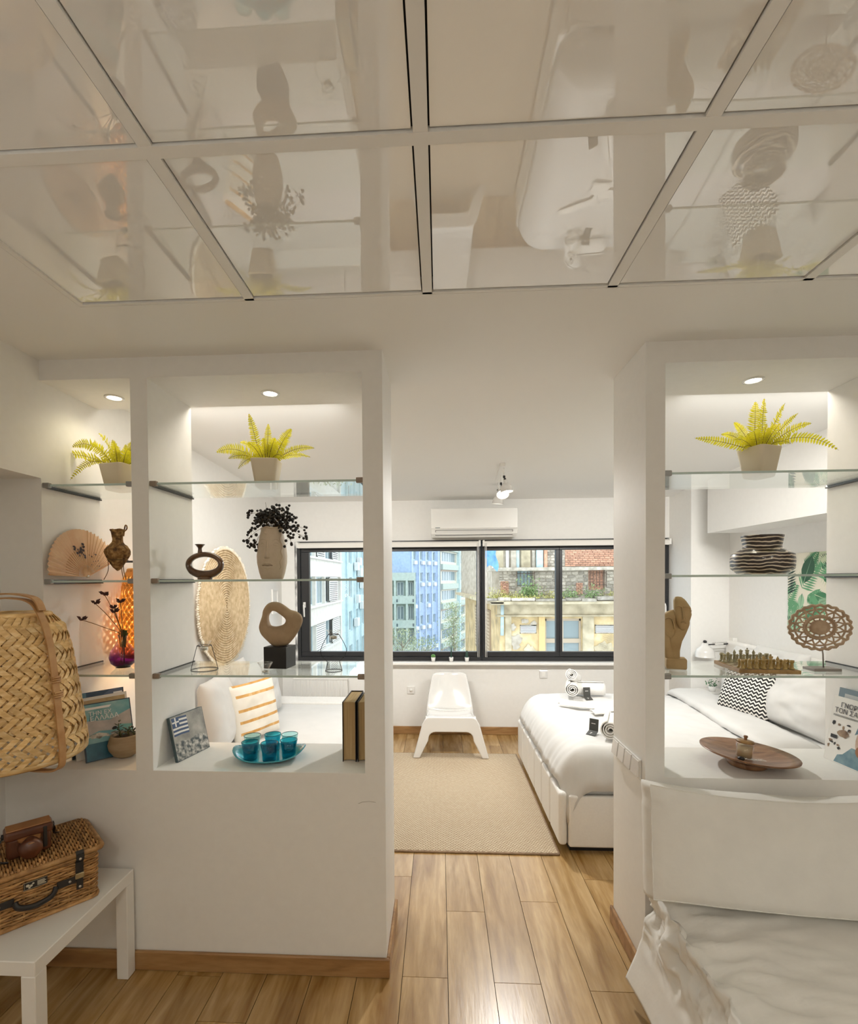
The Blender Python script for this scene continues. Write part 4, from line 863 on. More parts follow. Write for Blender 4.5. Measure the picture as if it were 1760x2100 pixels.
# radiator under the window
t=thing('radiator','white panel radiator with vertical ribs under the left end of the window','radiator',(-1.31,YW-.06,.12))
MB().box(-.30,.30,-.018,.018,.0,.49).build('panel',M_white,t,bev=.006)
for k in range(17): MB().box(-.010,.010,-.030,-.016,.012,.485).build('rib',M_white,t,bev=.004,seg=1,loc=(-.272+.034*k,0,0))
q=MB(); 
for s in (-1,1): q.box(s*.2-.02,s*.2+.02,.017,.061,.08,.40)
q.build('bracket',M_white,t); q=MB(); q.tube([(.27,0,.0),(.27,0,-.12)],.009,8); q.tube([(-.27,0,.0),(-.27,0,-.12)],.009,8); q.build('pipe',M_white,t)
MB().box(-.302,.302,-.028,.022,.488,.498).build('top_grille',M_white,t,bev=.003)
# air conditioner
t=thing('air_conditioner','white wall-mounted air conditioner above the middle of the window','air conditioner',(.362,YW-.002,2.135))
pr=[(0,.01),(-.13,0),(-.185,.035),(-.205,.09),(-.21,.28),(-.19,.30),(0,.30)]
MB().prism([(a,b) for a,b in pr],-.452,.452,0,T(rz=-pi/2)@Mx.Identity(4) if False else Mx(((0,1,0,0),(1,0,0,0),(0,0,1,0),(0,0,0,1)))).build('body',M_white,t,bev=.008,seg=3)
MB().box(-.45,.45,-.217,-.205,.085,.296).build('front_panel',M_white,t,bev=.006,seg=3)
q=MB(); q.add([(-.40,-.209,.066),(.395,-.209,.066),(.395,-.172,.024),(-.40,-.172,.024),(-.40,-.204,.066),(.395,-.204,.066),(.395,-.165,.026),(-.40,-.165,.026)],[(0,3,2,1),(4,5,6,7),(0,1,5,4),(1,2,6,5),(2,3,7,6),(3,0,4,7)]); q.build('louver',M_gls,t)
q=MB(); q.add([(-.405,-.2065,.070),(.40,-.2065,.070),(.40,-.166,.019),(-.405,-.166,.019)],[(0,1,2,3)]); q.build('louver_gap',M_dark,t)
q=MB(); q.box(-.405,-.355,-.2185,-.217,.092,.099); q.build('maker_badge',mat('badge_grey',(.12,.16,.16),.4),t)
MB().box(.32,.37,-.2180,-.217,.094,.096).build('display_line',mat('pale_grey',(.45,.43,.40),.4),t)
# ceiling spotlight bar
t=thing('ceiling_spotlight','white ceiling spotlight bar with three enamel shades in the bedroom','lamp',(.512,4.15,2.60))
MB().box(-.019,.019,-.27,.48,-.018,.018).build('bar',M_white,t,bev=.002,rot=(0.0,0,-.045)); MB().box(-.05,.05,-.05,.25,.015,.06).build('ceiling_mount',M_white,t)
def spot(x,y,dz,tilt,ti2,lit):
    P0=V((x,y,-.018)); P1=V((x,y,-.085)); MB().tube([P0,P1],.006,8).build('stem',M_white,t)
    q=MB(); q.lathe([(0,-.010),(.011,-.008),(.011,.008),(0,.010)],10,0,T(x,y,-.088,ry=pi/2)); q.lathe([(0,-.010),(.010,-.008),(.010,.008),(0,.010)],10,0,T(x+.006,y,-.108,ry=pi/2)); q.build('joint',M_dark,t)
    M0=T(x+.008,y,-.112,tilt,ti2,0)
    MB().lathe([(.013,-.002),(.014,-.018),(.022,-.032),(.040,-.046),(.047,-.062),(.051,-.098),(.056,-.102),(.054,-.103),(.049,-.098),(.044,-.062),(.036,-.048),(.012,-.03)],28,0,M0).build('shade',M_gls,t)
    MB().lathe([(0,-.078),(.046,-.078)],24,0,M0).build('bulb_disc',M_lamp,t)
    o=light('SPOT','spot_light',E_SPOT*lit,(1,.98,.94),t,(0,0,0),spot_size=R(125),spot_blend=.6,shadow_soft_size=.04); o.matrix_local=M0@T(0,0,-.085)
spot(.008,-.20,0,-.10,-.12,.13); spot(.018,.08,0,-.62,.0,1.5); spot(.03,.40,0,.10,.10,.2)
# cactus pots on the window ledge
M_cact=noisy('cactus_green',[(.3,(.04,.14,.03)),(.7,(.16,.36,.08))],40,.6); M_cdark=mat('dark_cactus',(.015,.05,.035),.6)
for x,k,l in ((-.074,0,'small white pot with a round green cactus on the window ledge'),(.120,1,'small white pot with a tall thin dark cactus on the window ledge'),(.288,2,'small white pot with a pointed dark cactus on the window ledge')):
    t=thing('cactus_pot',l,'plant',(x,YW-.058,WZ0),0,'cactus pots on the window ledge')
    MB().lathe([(0,0),(.018,0),(.025,.052),(.022,.052),(.020,.044),(0,.044)],20).build('pot',M_gls,t)
    if k==0:
        q=MB(); q.grid(lambda u,v:(.023*sin(pi*v)*(1+.08*cos(16*pi*u))*cos(2*pi*u),.023*sin(pi*v)*(1+.08*cos(16*pi*u))*sin(2*pi*u),.062-.022*cos(pi*v)),48,10,0,True); q.build('cactus',M_cact,t)
    else:
        hh=.13 if k==1 else .085; w_=.007 if k==1 else .016
        q=MB(); q.grid(lambda u,v:(w_*(1-v**2.2)**.6*(1+.12*cos(12*pi*u))*cos(2*pi*u),w_*(1-v**2.2)**.6*(1+.12*cos(12*pi*u))*sin(2*pi*u),.042+hh*v),36,10,0,True); q.build('cactus',M_cdark,t)
# white plastic lounge chair
t=thing('plastic_chair','low glossy white plastic lounge chair on the rug under the window','chair',(.096,4.56,.0135))
def lerp(a,b,f): return a+(b-a)*f
def shell(u,v):   # v: 0 front edge of the seat ... 1 top of the back
    S=[(.0,.375,.236),(.03,.381,.238),(.18,.350,.238),(.34,.315,.238),(.42,.318,.238),(.455,.36,.236),(.50,.47,.220),(.545,.59,.196),(.575,.685,.178),(.585,.700,.172)]
    i=min(int(v*9),8); f=v*9-i; y,z,w_=[S[i][k]*(1-f)+S[i+1][k]*f for k in range(3)]
    a=-1+2*u; dish=(1-a*a)
    back=max(0,(v-.45)/.55)
    return (a*w_, y+(.05*dish*min(1,back*2) if v>.45 else 0), z-(.028*dish if v<.55 else .028*dish*(1-(v-.55)/.45)) -(.0 if v<.95 else .012*dish)-.045*max(0,(v-.86)/.14)*abs(a)**7)
q=MB(); q.grid(lambda u,v:shell(u,v*.52),17,14); q.build('seat',M_gls,t,solid=.014)
q=MB(); q.grid(lambda u,v:shell(u,.50+v*.5),17,16); q.build('backrest',M_gls,t,solid=.014)
def legs(nm,y0,y1,wt,wb,zt,arch):
    out=[(-wb,0),(-wt-.02,zt-.07)]+arc(-wt+.055,zt-.055,.060,.055,165,90,5)+arc(wt-.055,zt-.055,.060,.055,90,15,5)+[(wt+.02,zt-.07),(wb,0),(wb-.062,0),(wt-.035,arch-.085)]+arc(wt-.105,arch-.06,.065,.06,10,90,4)+arc(-wt+.105,arch-.06,.065,.06,90,170,4)+[(-wt+.035,arch-.085),(-wb+.062,0)]
    q=MB(); n=len(out)
    ys=lambda z:lerp(y0,y1,z/zt)
    vs=[(x,ys(z),z) for x,z in out]+[(x,ys(z)+.030,z) for x,z in out]; q.add(vs,[tuple(range(n)),tuple(range(n,2*n))[::-1]]+[(i,i+n,(i+1)%n+n,(i+1)%n) for i in range(n)],0)
    return q.build(nm,M_gls,t,bev=.010,seg=3)
legs('front_legs',-.010,-.025,.248,.356,.392,.250); legs('rear_legs',.660,.45,.200,.315,.36,.235)
for s in (-1,1): MB().add([(s*.232,.01,.372),(s*.226,.45,.335),(s*.238,.45,.25),(s*.252,.01,.30),(s*.218,.01,.372),(s*.212,.45,.335),(s*.224,.45,.25),(s*.238,.01,.30)],[(0,1,2,3),(7,6,5,4),(0,4,5,1),(1,5,6,2),(2,6,7,3),(3,7,4,0)]).build('side_rail',M_gls,t,bev=.004)
MB().lathe([(0,.0),(.009,0),(.009,.002),(0,.002)],12,0,T(0.01,.33,.2955)).build('drain_plug',mat('plug_grey',(.4,.4,.39),.4),t)
# rug
m=mat('woven_rug',(.55,.43,.30),.95); tc=nd(m,'ShaderNodeTexCoord'); sp=nd(m,'ShaderNodeSeparateXYZ'); lk(m,tc.outputs['Object'],sp.inputs[0])
ab=nd(m,'ShaderNodeMath',operation='ABSOLUTE'); lk(m,sp.outputs[0],ab.inputs[0]); ma=nd(m,'ShaderNodeMath',operation='MULTIPLY_ADD'); lk(m,ab.outputs[0],ma.inputs[0]); ma.inputs[1].default_value=-.30; lk(m,sp.outputs[1],ma.inputs[2])
cb=nd(m,'ShaderNodeCombineXYZ'); lk(m,ab.outputs[0],cb.inputs[0]); lk(m,ma.outputs[0],cb.inputs[1])
bt=nd(m,'ShaderNodeTexBrick'); lk(m,cb.outputs[0],bt.inputs['Vector']); bt.inputs['Scale'].default_value=1; bt.inputs['Brick Width'].default_value=.021; bt.inputs['Row Height'].default_value=.0135; bt.inputs['Mortar Size'].default_value=.0026; bt.inputs['Mortar Smooth'].default_value=.6
bt.inputs['Color1'].default_value=(.66,.56,.41,1); bt.inputs['Color2'].default_value=(.60,.49,.35,1); bt.inputs['Mortar'].default_value=(.26,.175,.10,1)
lk(m,bt.outputs[0],bsdf(m).inputs['Base Color']); iv=nd(m,'ShaderNodeMath',operation='SUBTRACT'); iv.inputs[0].default_value=1; lk(m,bt.outputs['Fac'],iv.inputs[1]); bump(m,iv.outputs[0],.6,.004)
t=thing('rug','beige herringbone woven rug with a brown binding on the bedroom floor','rug',(.10,3.85,0))
MB().box(-.615,.615,-.845,.845,.0,.012).build('woven_field',m,t)
M_bind=noisy('rug_binding',[(.3,(.30,.20,.13)),(.7,(.40,.29,.20))],60,.9)
for p0,p1 in (((-.62,-.85),(.62,-.85)),((.62,-.85),(.62,.85)),((.62,.85),(-.62,.85)),((-.62,.85),(-.62,-.85))): MB().tube([(*p0,.0065),(*p1,.0065)],.0085,6,flat=.75).build('binding',M_bind,t)
# bed
t=thing('upholstered_bed','white upholstered double bed with channelled footboard and headboard','bed',(1.77,3.82,0))
# local origin is the middle of the bed on the floor; footboard at x=-1.04, headboard at x=1.03
MB().box(-.985,.95,-.79,.79,.045,.34).build('base_box',M_leath,t,bev=.006)
MB().box(-.97,.93,-.76,.76,0,.05).build('plinth',M_dark,t)
MB().box(-.985,.95,-.815,-.788,.045,.365).build('side_rail',M_leath,t,bev=.012,seg=3); MB().box(-.985,.95,.788,.815,.045,.365).build('side_rail',M_leath,t,bev=.012,seg=3)
for k in range(6):
    y0=-.80+.267*k; MB().box(-1.043,-.990,y0+.003,y0+.264,.045,.375).build('footboard_channel',M_leath,t,bev=.022,seg=4)
for k in range(6):
    y0=-.86+.305*k; MB().box(.945,1.025,y0+.0015,y0+.3035,.28,1.095).build('headboard_channel',M_leath,t,bev=.028,seg=4)
MB().box(-.96,.94,-.775,.775,.34,.50).build('mattress',M_linen,t,bev=.04,seg=3)
# duvet: puffy, hanging over the foot and the near side
def duv(u,v):
    a=-1+2*u; b=-1+2*v; hx,hy=.985,.81
    x=a*hx; y=b*hy; ea=max(0,abs(a)-.80)/.20; eb=max(0,abs(b)-.84)/.16
    if a>0: ea=0
    z=.635-.22*ea**2.6-.235*eb**2.8
    n=.022*noise.noise((x*1.7,y*1.7,2))-.016*abs(noise.noise((x*2.2+y*1.2,y*4.5,5)))-.010*abs(noise.noise((x*5+y*3,y*9-x*3,8)))-.006*abs(noise.noise((x*11,y*14,3)))
    cr=ea*eb; z+=n*(1-.5*max(ea,eb)); bul=.018*sin(pi*min(1,max(ea,eb)))
    x+=(-.035-bul)*ea*(ea>0) + .014*eb*noise.noise((x*9,z*4,1)); y+=math.copysign((.012+bul)*eb,b)+.012*ea*noise.noise((y*12,z*3,4))
    x-=ea*(.012*noise.noise((y*7,z*3,6))-.016*abs(noise.noise((y*11+z*3,z*2,9)))); y+=math.copysign(eb*(.012*noise.noise((x*5,z*3,6))-.016*abs(noise.noise((x*8+z*4,z*2,9)))),b)
    if ea>0 and eb>0: pl=min(ea,eb); x+=.05*pl*pl; y+=math.copysign(.03*pl,-b)
    return (x-.02,y,z)
q=MB(); q.grid(duv,120,100); q.build('duvet',M_sheet,t,solid=.012)
def fold(u,v):
    y=-.835+1.67*v; x=.26+.34*u; e=max(0,abs(-1+2*v)-.84)/.16
    z=.655+.030*sin(pi*min(1,u*1.05))**.5-.20*e**2.6+.012*noise.noise((u*3,y*3,3))+.006*noise.noise((u*4,y*11,6))
    if u<.02: z-=.02
    return (x+.05*sin(y*2.2)+.02*noise.noise((y*3,1,1)), y, z)
q=MB(); q.grid(fold,20,60); q.build('duvet_fold',M_sheet,t,solid=.010)
# pillows against the headboard
pillow('big white pillow standing against the headboard at the window side of the bed',(2.57,4.21,.875),.60,.46,.18,R(-90)-.05,.30,seed=12,grp='white pillows on the bed',wr=.012)
pillow('big crumpled white pillow standing against the headboard at the near side of the bed',(2.47,3.46,.865),.70,.48,.20,R(-90)+.03,.34,seed=17,grp='white pillows on the bed',wr=.016)
pillow('white pillow with a raised corner lying behind the others at the headboard',(2.64,3.95,.93),.62,.42,.15,R(-90),.18,seed=23,grp='white pillows on the bed',wr=.012)
m=mat('chevron_cotton',(.8,.78,.74),.85); tc=nd(m,'ShaderNodeTexCoord'); sp=nd(m,'ShaderNodeSeparateXYZ'); lk(m,tc.outputs['Object'],sp.inputs[0])
pp=nd(m,'ShaderNodeMath',operation='PINGPONG'); lk(m,sp.outputs[0],pp.inputs[0]); pp.inputs[1].default_value=.0165
ad=nd(m,'ShaderNodeMath',operation='MULTIPLY_ADD'); lk(m,pp.outputs[0],ad.inputs[0]); ad.inputs[1].default_value=.95; lk(m,sp.outputs[2],ad.inputs[2])
ml=nd(m,'ShaderNodeMath',operation='MULTIPLY'); lk(m,ad.outputs[0],ml.inputs[0]); ml.inputs[1].default_value=36; fr=nd(m,'ShaderNodeMath',operation='FRACT'); lk(m,ml.outputs[0],fr.inputs[0])
rp=ramp(m,fr.outputs[0],[(.44,(.83,.80,.75)),(.48,(.018,.017,.017))]); lk(m,rp.outputs[0],bsdf(m).inputs['Base Color'])
pillow('square black and white chevron cushion leaning on the bed pillows','',0,0,0,0,0) if False else None
pillow('square black and white chevron cushion leaning between the bed pillows',(2.335,3.80,.85),.42,.42,.13,R(-90)+.42,.30,m=m,seed=31,grp='',name='chevron_cushion',cat='cushion',wr=.004,roll=.10)
# rolled towels with cards, folded cloths
M_card=mat('dark_grey_card',(.055,.055,.05),.5)
def towel_roll(label,loc,L,r,yaw,pitch=0):
    t=thing('rolled_towel',label,'towel',loc,0,'rolled towels on the bed'); t.rotation_euler=(0,pitch,yaw)
    def sp_(u,v):
        a=2*pi*3.2*v; rr_=r*(.22+.78*v); w_=L/2*(1-.02*noise.noise((v*9,u*2,1)))
        return (w_*(-1+2*u), rr_*cos(a)*(1+.02*noise.noise((u*4,v*8,3))), r+rr_*sin(a))
    MB().grid(sp_,8,90).build('towel_cloth',M_towel,t,solid=.007); return t
def card(label,loc,yaw,w_=.062):
    t=thing('folded_card',label,'card',loc,yaw,'folded cards by the towels')
    q=MB(); q.add([(-w_/2,0,.003),(w_/2,0,.003),(w_/2,.012,.082),(-w_/2,.012,.082),(-w_/2,.002,.003),(w_/2,.002,.003),(w_/2,.014,.082),(-w_/2,.014,.082)],[(0,1,2,3),(7,6,5,4),(0,4,5,1),(1,5,6,2),(2,6,7,3),(3,7,4,0)]); q.build('upright_leaf',M_card,t)
    MB().box(-w_/2,w_/2,-.058,0,0,.003).build('lying_leaf',M_card,t,rot=(R(14),0,0))
    q=MB(); q.add([(-.016,.0045,.049),(.012,.0045,.049),(.012,.005,.053),(-.016,.005,.053)],[(0,1,2,3)]); q.build('white_line',M_wpr,t)
    text('7',.030,M_wpr,t,T(-.012,-.046,-.007,R(14)),'numeral')
zt=.648
towel_roll('rolled white towel lying flat at the window side of the bed foot',(1.325,4.42,zt),.27,.060,-.10)
towel_roll('rolled white towel propped up on the far towel pair on the bed',(1.175,4.39,zt+.018),.22,.060,R(75),0)
towel_roll('short rolled white towel on top of the far towel pair on the bed',(1.195,4.43,zt+.115),.19,.052,R(62),.35)
card('dark folded card with a number leaning on the far rolled towels',(1.290,4.345,zt+.003),.10)
towel_roll('rolled white towel lying near the doorway end of the bed',(1.150,3.33,zt),.27,.060,R(68))
towel_roll('rolled white towel beside the near card, farther from the bed foot',(1.275,3.36,zt),.27,.060,R(72))
card('dark folded card with a number leaning on the near rolled towel',(1.045,3.375,zt+.002),-.65)
t=thing('folded_cloth','pair of thin folded white slippers cloths laid across the middle of the bed foot','cloth',(1.19,3.98,zt-.008),.05)
MB().grid(lambda u,v:(-.20+.26*u,-.02+.07*v+.14*(1-u)-.04,.012+.014*sin(pi*v)+.006*noise.noise((u*5,v*4,2))),20,10).build('cloth_strip',M_linen,t,solid=.008)
MB().grid(lambda u,v:(.02+.26*u,-.10+.09*v+.06*u*0-.03,.014+.014*sin(pi*v)+.006*noise.noise((u*5,v*4,7))),20,10).build('cloth_strip',M_linen,t,solid=.008)
MB().grid(lambda u,v:(-.02+.13*u,-.20+.11*v,.016+.012*sin(pi*v)+.006*noise.noise((u*5,v*4,11))),14,10).build('cloth_fold',M_linen,t,solid=.010)
# leaf poster on the right wall
t=thing('leaf_poster','tall poster of green tropical leaves on the wall above the headboard','poster',(2.797,3.815,1.575))
MB().box(-.012,.003,-.235,.235,-.305,.305).build('canvas',mat('cream_canvas',(.74,.70,.58),.6),t)
G=[mat('leaf_print_%d'%k,c,.6) for k,c in enumerate(((.02,.09,.045),(.05,.20,.09),(.12,.34,.17),(.30,.50,.32),(.55,.62,.42),(.012,.04,.03)))]
rr=random.Random(14); q=MB()
def inb(p): return V((p[0],max(-.235,min(.235,p[1])),max(-.305,min(.305,p[2]))))
lay=0
for k in range(30):
    c=V((0,rr.uniform(-.25,.25),rr.uniform(-.32,.32))); a=rr.uniform(0,2*pi); L=rr.uniform(.10,.24); g=rr.choice((0,1,2,3,4,5,1,2)); d=V((0,cos(a),sin(a))); s=V((0,-sin(a),cos(a)))
    lay+=1; x=-.0122-.00006*lay
    if k%3<2:   # palm frond of separate leaflets
        for j in range(11):
            f=j/10; b=c+d*L*(f-.3)
            for sg in (-1,1):
                e=b+(d*.55+s*sg).normalized()*L*.55*(1-.55*f); w_=(d*.5-s*sg*.3).normalized()*.008
                q.add([V((x,*inb(p)[1:])) for p in (b-w_*.4,b+w_*.4,(b+e)/2+w_,e,(b+e)/2-w_)],[(0,1,2,3,4)],g)
    else:
        pts=[c+d*L*(-.5)]+[c+d*L*(-.5+f)+s*L*.28*sin(pi*f)**.8 for f in (.2,.4,.6,.8)]+[c+d*L*.5]+[c+d*L*(-.5+f)-s*L*.28*sin(pi*f)**.8 for f in (.8,.6,.4,.2)]
        q.add([V((x,*inb(p)[1:])) for p in pts],[tuple(range(10))],g); q.add([V((x-.00003,*inb(p)[1:])) for p in (c-d*L*.5-s*.003,c-d*L*.5+s*.003,c+d*L*.5)],[(0,1,2)],(g+3)%6)
q.build('leaf_print',G,t)
# clamp lamp by the headboard and a nightstand with a plant
t=thing('desk_lamp','white dome reading lamp on a jointed dark arm beside the headboard','lamp',(2.775,4.76,.0))
MB().box(-.02,.024,-.03,.03,1.03,1.12).build('wall_mount',M_white,t,bev=.003)
q=MB(); q.tube([(0,0,1.07),(-.10,-.03,1.066)],.007,6); q.lathe([(0,-.012),(.02,-.01),(.02,.01),(0,.012)],10,0,T(-.02,-.004,1.07,rx=pi/2)); q.build('arm_base',M_dark,t)
q=MB(); q.tube([(-.02,0,1.080),(-.19,0,1.072)],.004,6); q.tube([(-.02,0,1.058),(-.19,0,1.052)],.004,6); q.build('arm',M_chrome,t)
q=MB(); q.tube([(-.17,0,1.06),(-.24,-.005,1.055),(-.262,-.005,1.085)],.006,6); q.lathe([(0,-.014),(.014,-.010),(.014,.010),(0,.014)],10,0,T(-.262,-.005,1.085,rx=pi/2)); q.build('joint',M_dark,t)
MB().lathe([(.026,1.075),(.029,1.055),(.034,1.045),(.070,1.015),(.082,.985),(.084,.945),(.088,.940),(.084,.940),(.078,.985),(.030,1.04)],32,0,T(-.262,-.005,-.0)).build('shade',M_gls,t)
t=thing('nightstand','narrow white nightstand between the bed and the window column','nightstand',(2.52,4.745,0))
MB().box(-.17,.17,-.095,.095,.08,.60).build('cabinet_body',M_white,t,bev=.004); MB().box(-.18,.18,-.10,.105,.60,.62).build('top',M_white,t,bev=.003)
MB().box(-.184,-.17,-.088,.088,.10,.34).build('drawer',M_gls,t,bev=.002); MB().box(-.184,-.17,-.088,.088,.35,.59).build('drawer',M_gls,t,bev=.002)
for x in (-.14,.14): MB().box(x-.02,x+.02,-.07,.07,0,.08).build('leg',M_white,t)
t=thing('small_plant','small bushy green plant in a white pot on the nightstand','plant',(2.56,4.715,.62))
MB().lathe([(0,0),(.025,0),(.034,.05),(.030,.05),(0,.044)],20).build('pot',M_gls,t); q=MB(); rr=random.Random(8)
for k in range(70):
    c=V((rr.gauss(0,.022),rr.gauss(0,.022),.075+rr.gauss(0,.02))); d=V((rr.gauss(0,1),rr.gauss(0,1),rr.gauss(.3,1))).normalized()*.014; s=d.cross(V((0.3,.2,1))).normalized()*.006
    q.add([c-d,c+s,c+d,c-s],[(0,1,2,3)])
q.build('foliage',noisy('small_leaf',[(.3,(.03,.13,.06)),(.7,(.12,.30,.14))],40,.5),t)
# ================================================================ front room
t=thing('side_table','square white side table under the wicker hamper','table',(-1.610,1.770,0))
MB().box(-.275,.275,-.258,.262,.40,.45).build('tabletop',M_white,t,bev=.0025,seg=1)
for x in (-.25,.25):
    for y in (-.233,.237): MB().box(x-.025,x+.025,y-.025,y+.025,0,.40).build('leg',M_white,t,bev=.0025,seg=1)
# wicker hamper
M_wick=noisy('wicker',[(.3,(.23,.11,.035)),(.5,(.42,.22,.075)),(.72,(.60,.36,.15))],30,.5,vary=.22,bumpS=.2)
M_strapL=mat('black_leather',(.018,.016,.016),.45); M_stud=mat('pale_stud',(.62,.58,.52),.3,.8)
HX,HY,HZ=.205,.148,.19; hrz=R(48.4)
t=thing('wicker_hamper','brown wicker hamper with black leather straps on the white side table','basket',(-1.607,1.795,.4505),hrz)
def rrect(s,hx,hy,r,n):  # point on a rounded rectangle at arc fraction s
    segs=[]; 
    L=[2*(hx-r),pi*r/2,2*(hy-r),pi*r/2]*2; tot=sum(L); d=(s%1)*tot
    cs=[(hx-r,-hy+r),(hx-r,hy-r),(-hx+r,hy-r),(-hx+r,-hy+r)]; st=[(-hx+r,-hy),(hx,-hy+r),(hx-r,hy),(-hx,hy-r)]; dr=[(1,0),(0,1),(-1,0),(0,-1)]
    for k in range(4):
        if d<=L[2*k]: return st[k][0]+dr[k][0]*d, st[k][1]+dr[k][1]*d, -pi/2+k*pi/2
        d-=L[2*k]
        if d<=L[2*k+1]: a=-pi/2+k*pi/2+d/r; return cs[k][0]+r*cos(a), cs[k][1]+r*sin(a), a
        d-=L[2*k+1]
    return st[0][0],st[0][1],-pi/2
NSK=40; rows=17
for rw in range(rows):
    z=.012+rw*.0098; P=[]; n=NSK*3; tp=1-.0025*(rows-rw)*.6
    for k in range(n):
        x,y,a=rrect(k/n,HX*tp,HY*tp,.022,0); o=.0036*sin(pi*(k/3)+ (pi if rw%2 else 0)); P.append((x+cos(a)*o,y+sin(a)*o,z+.0012*sin(k*.8+rw)))
    MB().tube(P,.0052,5,closed=True).build('weaver_rod',M_wick,t)
q=MB()
for k in range(NSK):
    x,y,a=rrect((k+.5)/NSK,HX-.004,HY-.004,.022,0); q.tube([(x,y,.004),(x,y,HZ-.012)],.0038,5)
q.build('stakes',M_wick,t)
MB().box(-HX+.012,HX-.012,-HY+.012,HY-.012,.004,HZ-.02).build('lining',mat('dark_inside',(.035,.018,.008),.9),t)
for z,r_ in ((.006,.0075),(HZ-.014,.006)):
    MB().tube([(*rrect(k/72,HX,HY,.022,0)[:2],z) for k in range(72)],r_,6,closed=True).build('border_rod',M_wick,t)
# lid
LX,LY=HX+.014,HY+.012; zl=HZ+.006
MB().tube([(*rrect(k/72,LX,LY,.02,0)[:2],zl) for k in range(72)],.011,7,closed=True,flat=.85).build('lid_border',M_wick,t)
nw=46; me=[None,None]
for k in range(nw):
    x=-LX+.012+(2*LX-.024)*k/(nw-1); par=k%2
    if me[par] is None:
        P=[(0,-LY+.006+(2*LY-.012)*j/28, zl+.006+.0042*sin(pi*j/2+(pi if par else 0))+.004*sin(pi*j/28)) for j in range(29)]
        me[par]=MB().tube(P,.0044,5).build('lid_weaver',M_wick,t,loc=(x,0,0))
    else: inst(me[par],(x,0,0),None,t)
for j in range(8):
    y=-LY+.02+(2*LY-.04)*j/7; MB().tube([(-LX+.01,y,zl+.005),(LX-.01,y,zl+.005)],.0036,5).build('lid_stake',M_wick,t)
MB().box(-LX+.01,LX-.01,-LY+.01,LY-.01,zl-.006,zl-.001).build('lid_backing',mat('dark_inside_lid',(.05,.026,.01),.9),t)
# straps, handle and plaque on the front (local -y)
yf=-HY-.008
for sx in (-.135,.140):
    q=MB(); pts=[(-LY-.006,zl+.018),(-LY-.016,zl+.008),(-LY-.017,zl-.012),(yf-.004,zl-.03),(yf-.004,.108)]
    for (ya,za),(yb,zb) in zip(pts[:-1],pts[1:]): q.add([(sx-.013,ya,za),(sx+.013,ya,za),(sx+.013,yb,zb),(sx-.013,yb,zb)],[(0,1,2,3)])
    q.build('strap',M_strapL,t,solid=.003)
    MB().box(sx-.011,sx+.011,yf-.007,yf-.003,.062,.112).build('strap_tab',M_strapL,t,bev=.001); MB().box(sx-.015,sx+.015,yf-.010,yf-.003,.104,.126).build('buckle',noisy('brass_buckle',[(.3,(.30,.24,.13)),(.7,(.5,.42,.26))],30,.35,metal=.8),t,bev=.003)
    for z,yy in ((.073,yf-.0075),(zl-.010,-LY-.0185)): MB().lathe([(0,-.003),(.004,-.002),(.005,.002),(0,.002)],10,0,T(sx,yy,z,rx=pi/2)).build('stud',M_stud,t)
for sx in (-.085,.100): MB().box(sx-.032,sx+.028,yf-.007,yf-.003,.092,.118).build('handle_tab',M_strapL,t,bev=.001)
for sx in (-.10,.108): MB().lathe([(0,-.003),(.004,-.002),(.005,.002),(0,.002)],10,0,T(sx,yf-.0075,.105,rx=pi/2)).build('stud',M_stud,t)
MB().tube(spline([(-.055,yf-.006,.100),(-.045,yf-.020,.084),(0,yf-.024,.074),(.05,yf-.020,.084),(.065,yf-.006,.104)],6),.009,8,flat=1.4).build('carry_handle',M_strapL,t)
q=MB(); q.box(-.030,.040,yf-.006,yf-.003,.132,.158); q.build('plaque',M_strapL,t,bev=.001)
q=MB(); 
for k in range(4): q.box(.010,.036-.004*(k%2),yf-.0066,yf-.0061,.137+.0045*k,.1395+.0045*k)
q.box(-.027,-.0265,yf-.0066,yf-.0061,.135,.155); q.box(-.031,.041,yf-.0064,yf-.0060,.1572,.1582); q.box(-.031,.041,yf-.0064,yf-.0060,.1318,.1326)
for a,b,r_ in ((-.018,.146,.006),(-.008,.143,.005),(-.002,.149,.004),(-.013,.138,.004)): q.add([(a+r_*cos(k*1.05),yf-.0065,b+r_*sin(k*1.05)*.9) for k in range(6)],[(0,1,2,3,4,5)])
q.build('plaque_print',mat('plaque_cream',(.62,.58,.46),.5),t)
# camera case on the hamper
M_case=noisy('brown_leather',[(.3,(.075,.020,.008)),(.7,(.13,.040,.014))],12,.38,coat=.2); M_case2=noisy('tan_leather',[(.3,(.30,.13,.045)),(.7,(.42,.21,.08))],15,.45)
t=thing('camera_case','dark brown leather camera case with a strap on top of the wicker hamper','camera case',(-1.578,1.775,.4505+zl+.0148),hrz-.05)
MB().box(-.070,.066,-.030,.034,0,.082).build('case_body',M_case,t,bev=.014,seg=4)
MB().box(-.076,.072,-.036,.040,.070,.108).build('case_lid',M_case,t,bev=.012,seg=4); MB().box(-.070,.066,-.030,.034,.106,.111).build('lid_panel',M_case2,t,bev=.003)
q=MB(); q.lathe([(.0,.052),(.030,.050),(.036,.040),(.038,0),(.034,-.004)],24,0,T(.0,-.028,.040,rx=pi/2)); q.build('lens_bulge',M_case,t)
MB().grid(lambda u,v:(-.036+.072*u,-.030-.054*sin(pi*u)*v,.074-.012*v+.004*sin(pi*u)),12,6).build('bulge_cap',M_case2,t,solid=.002)
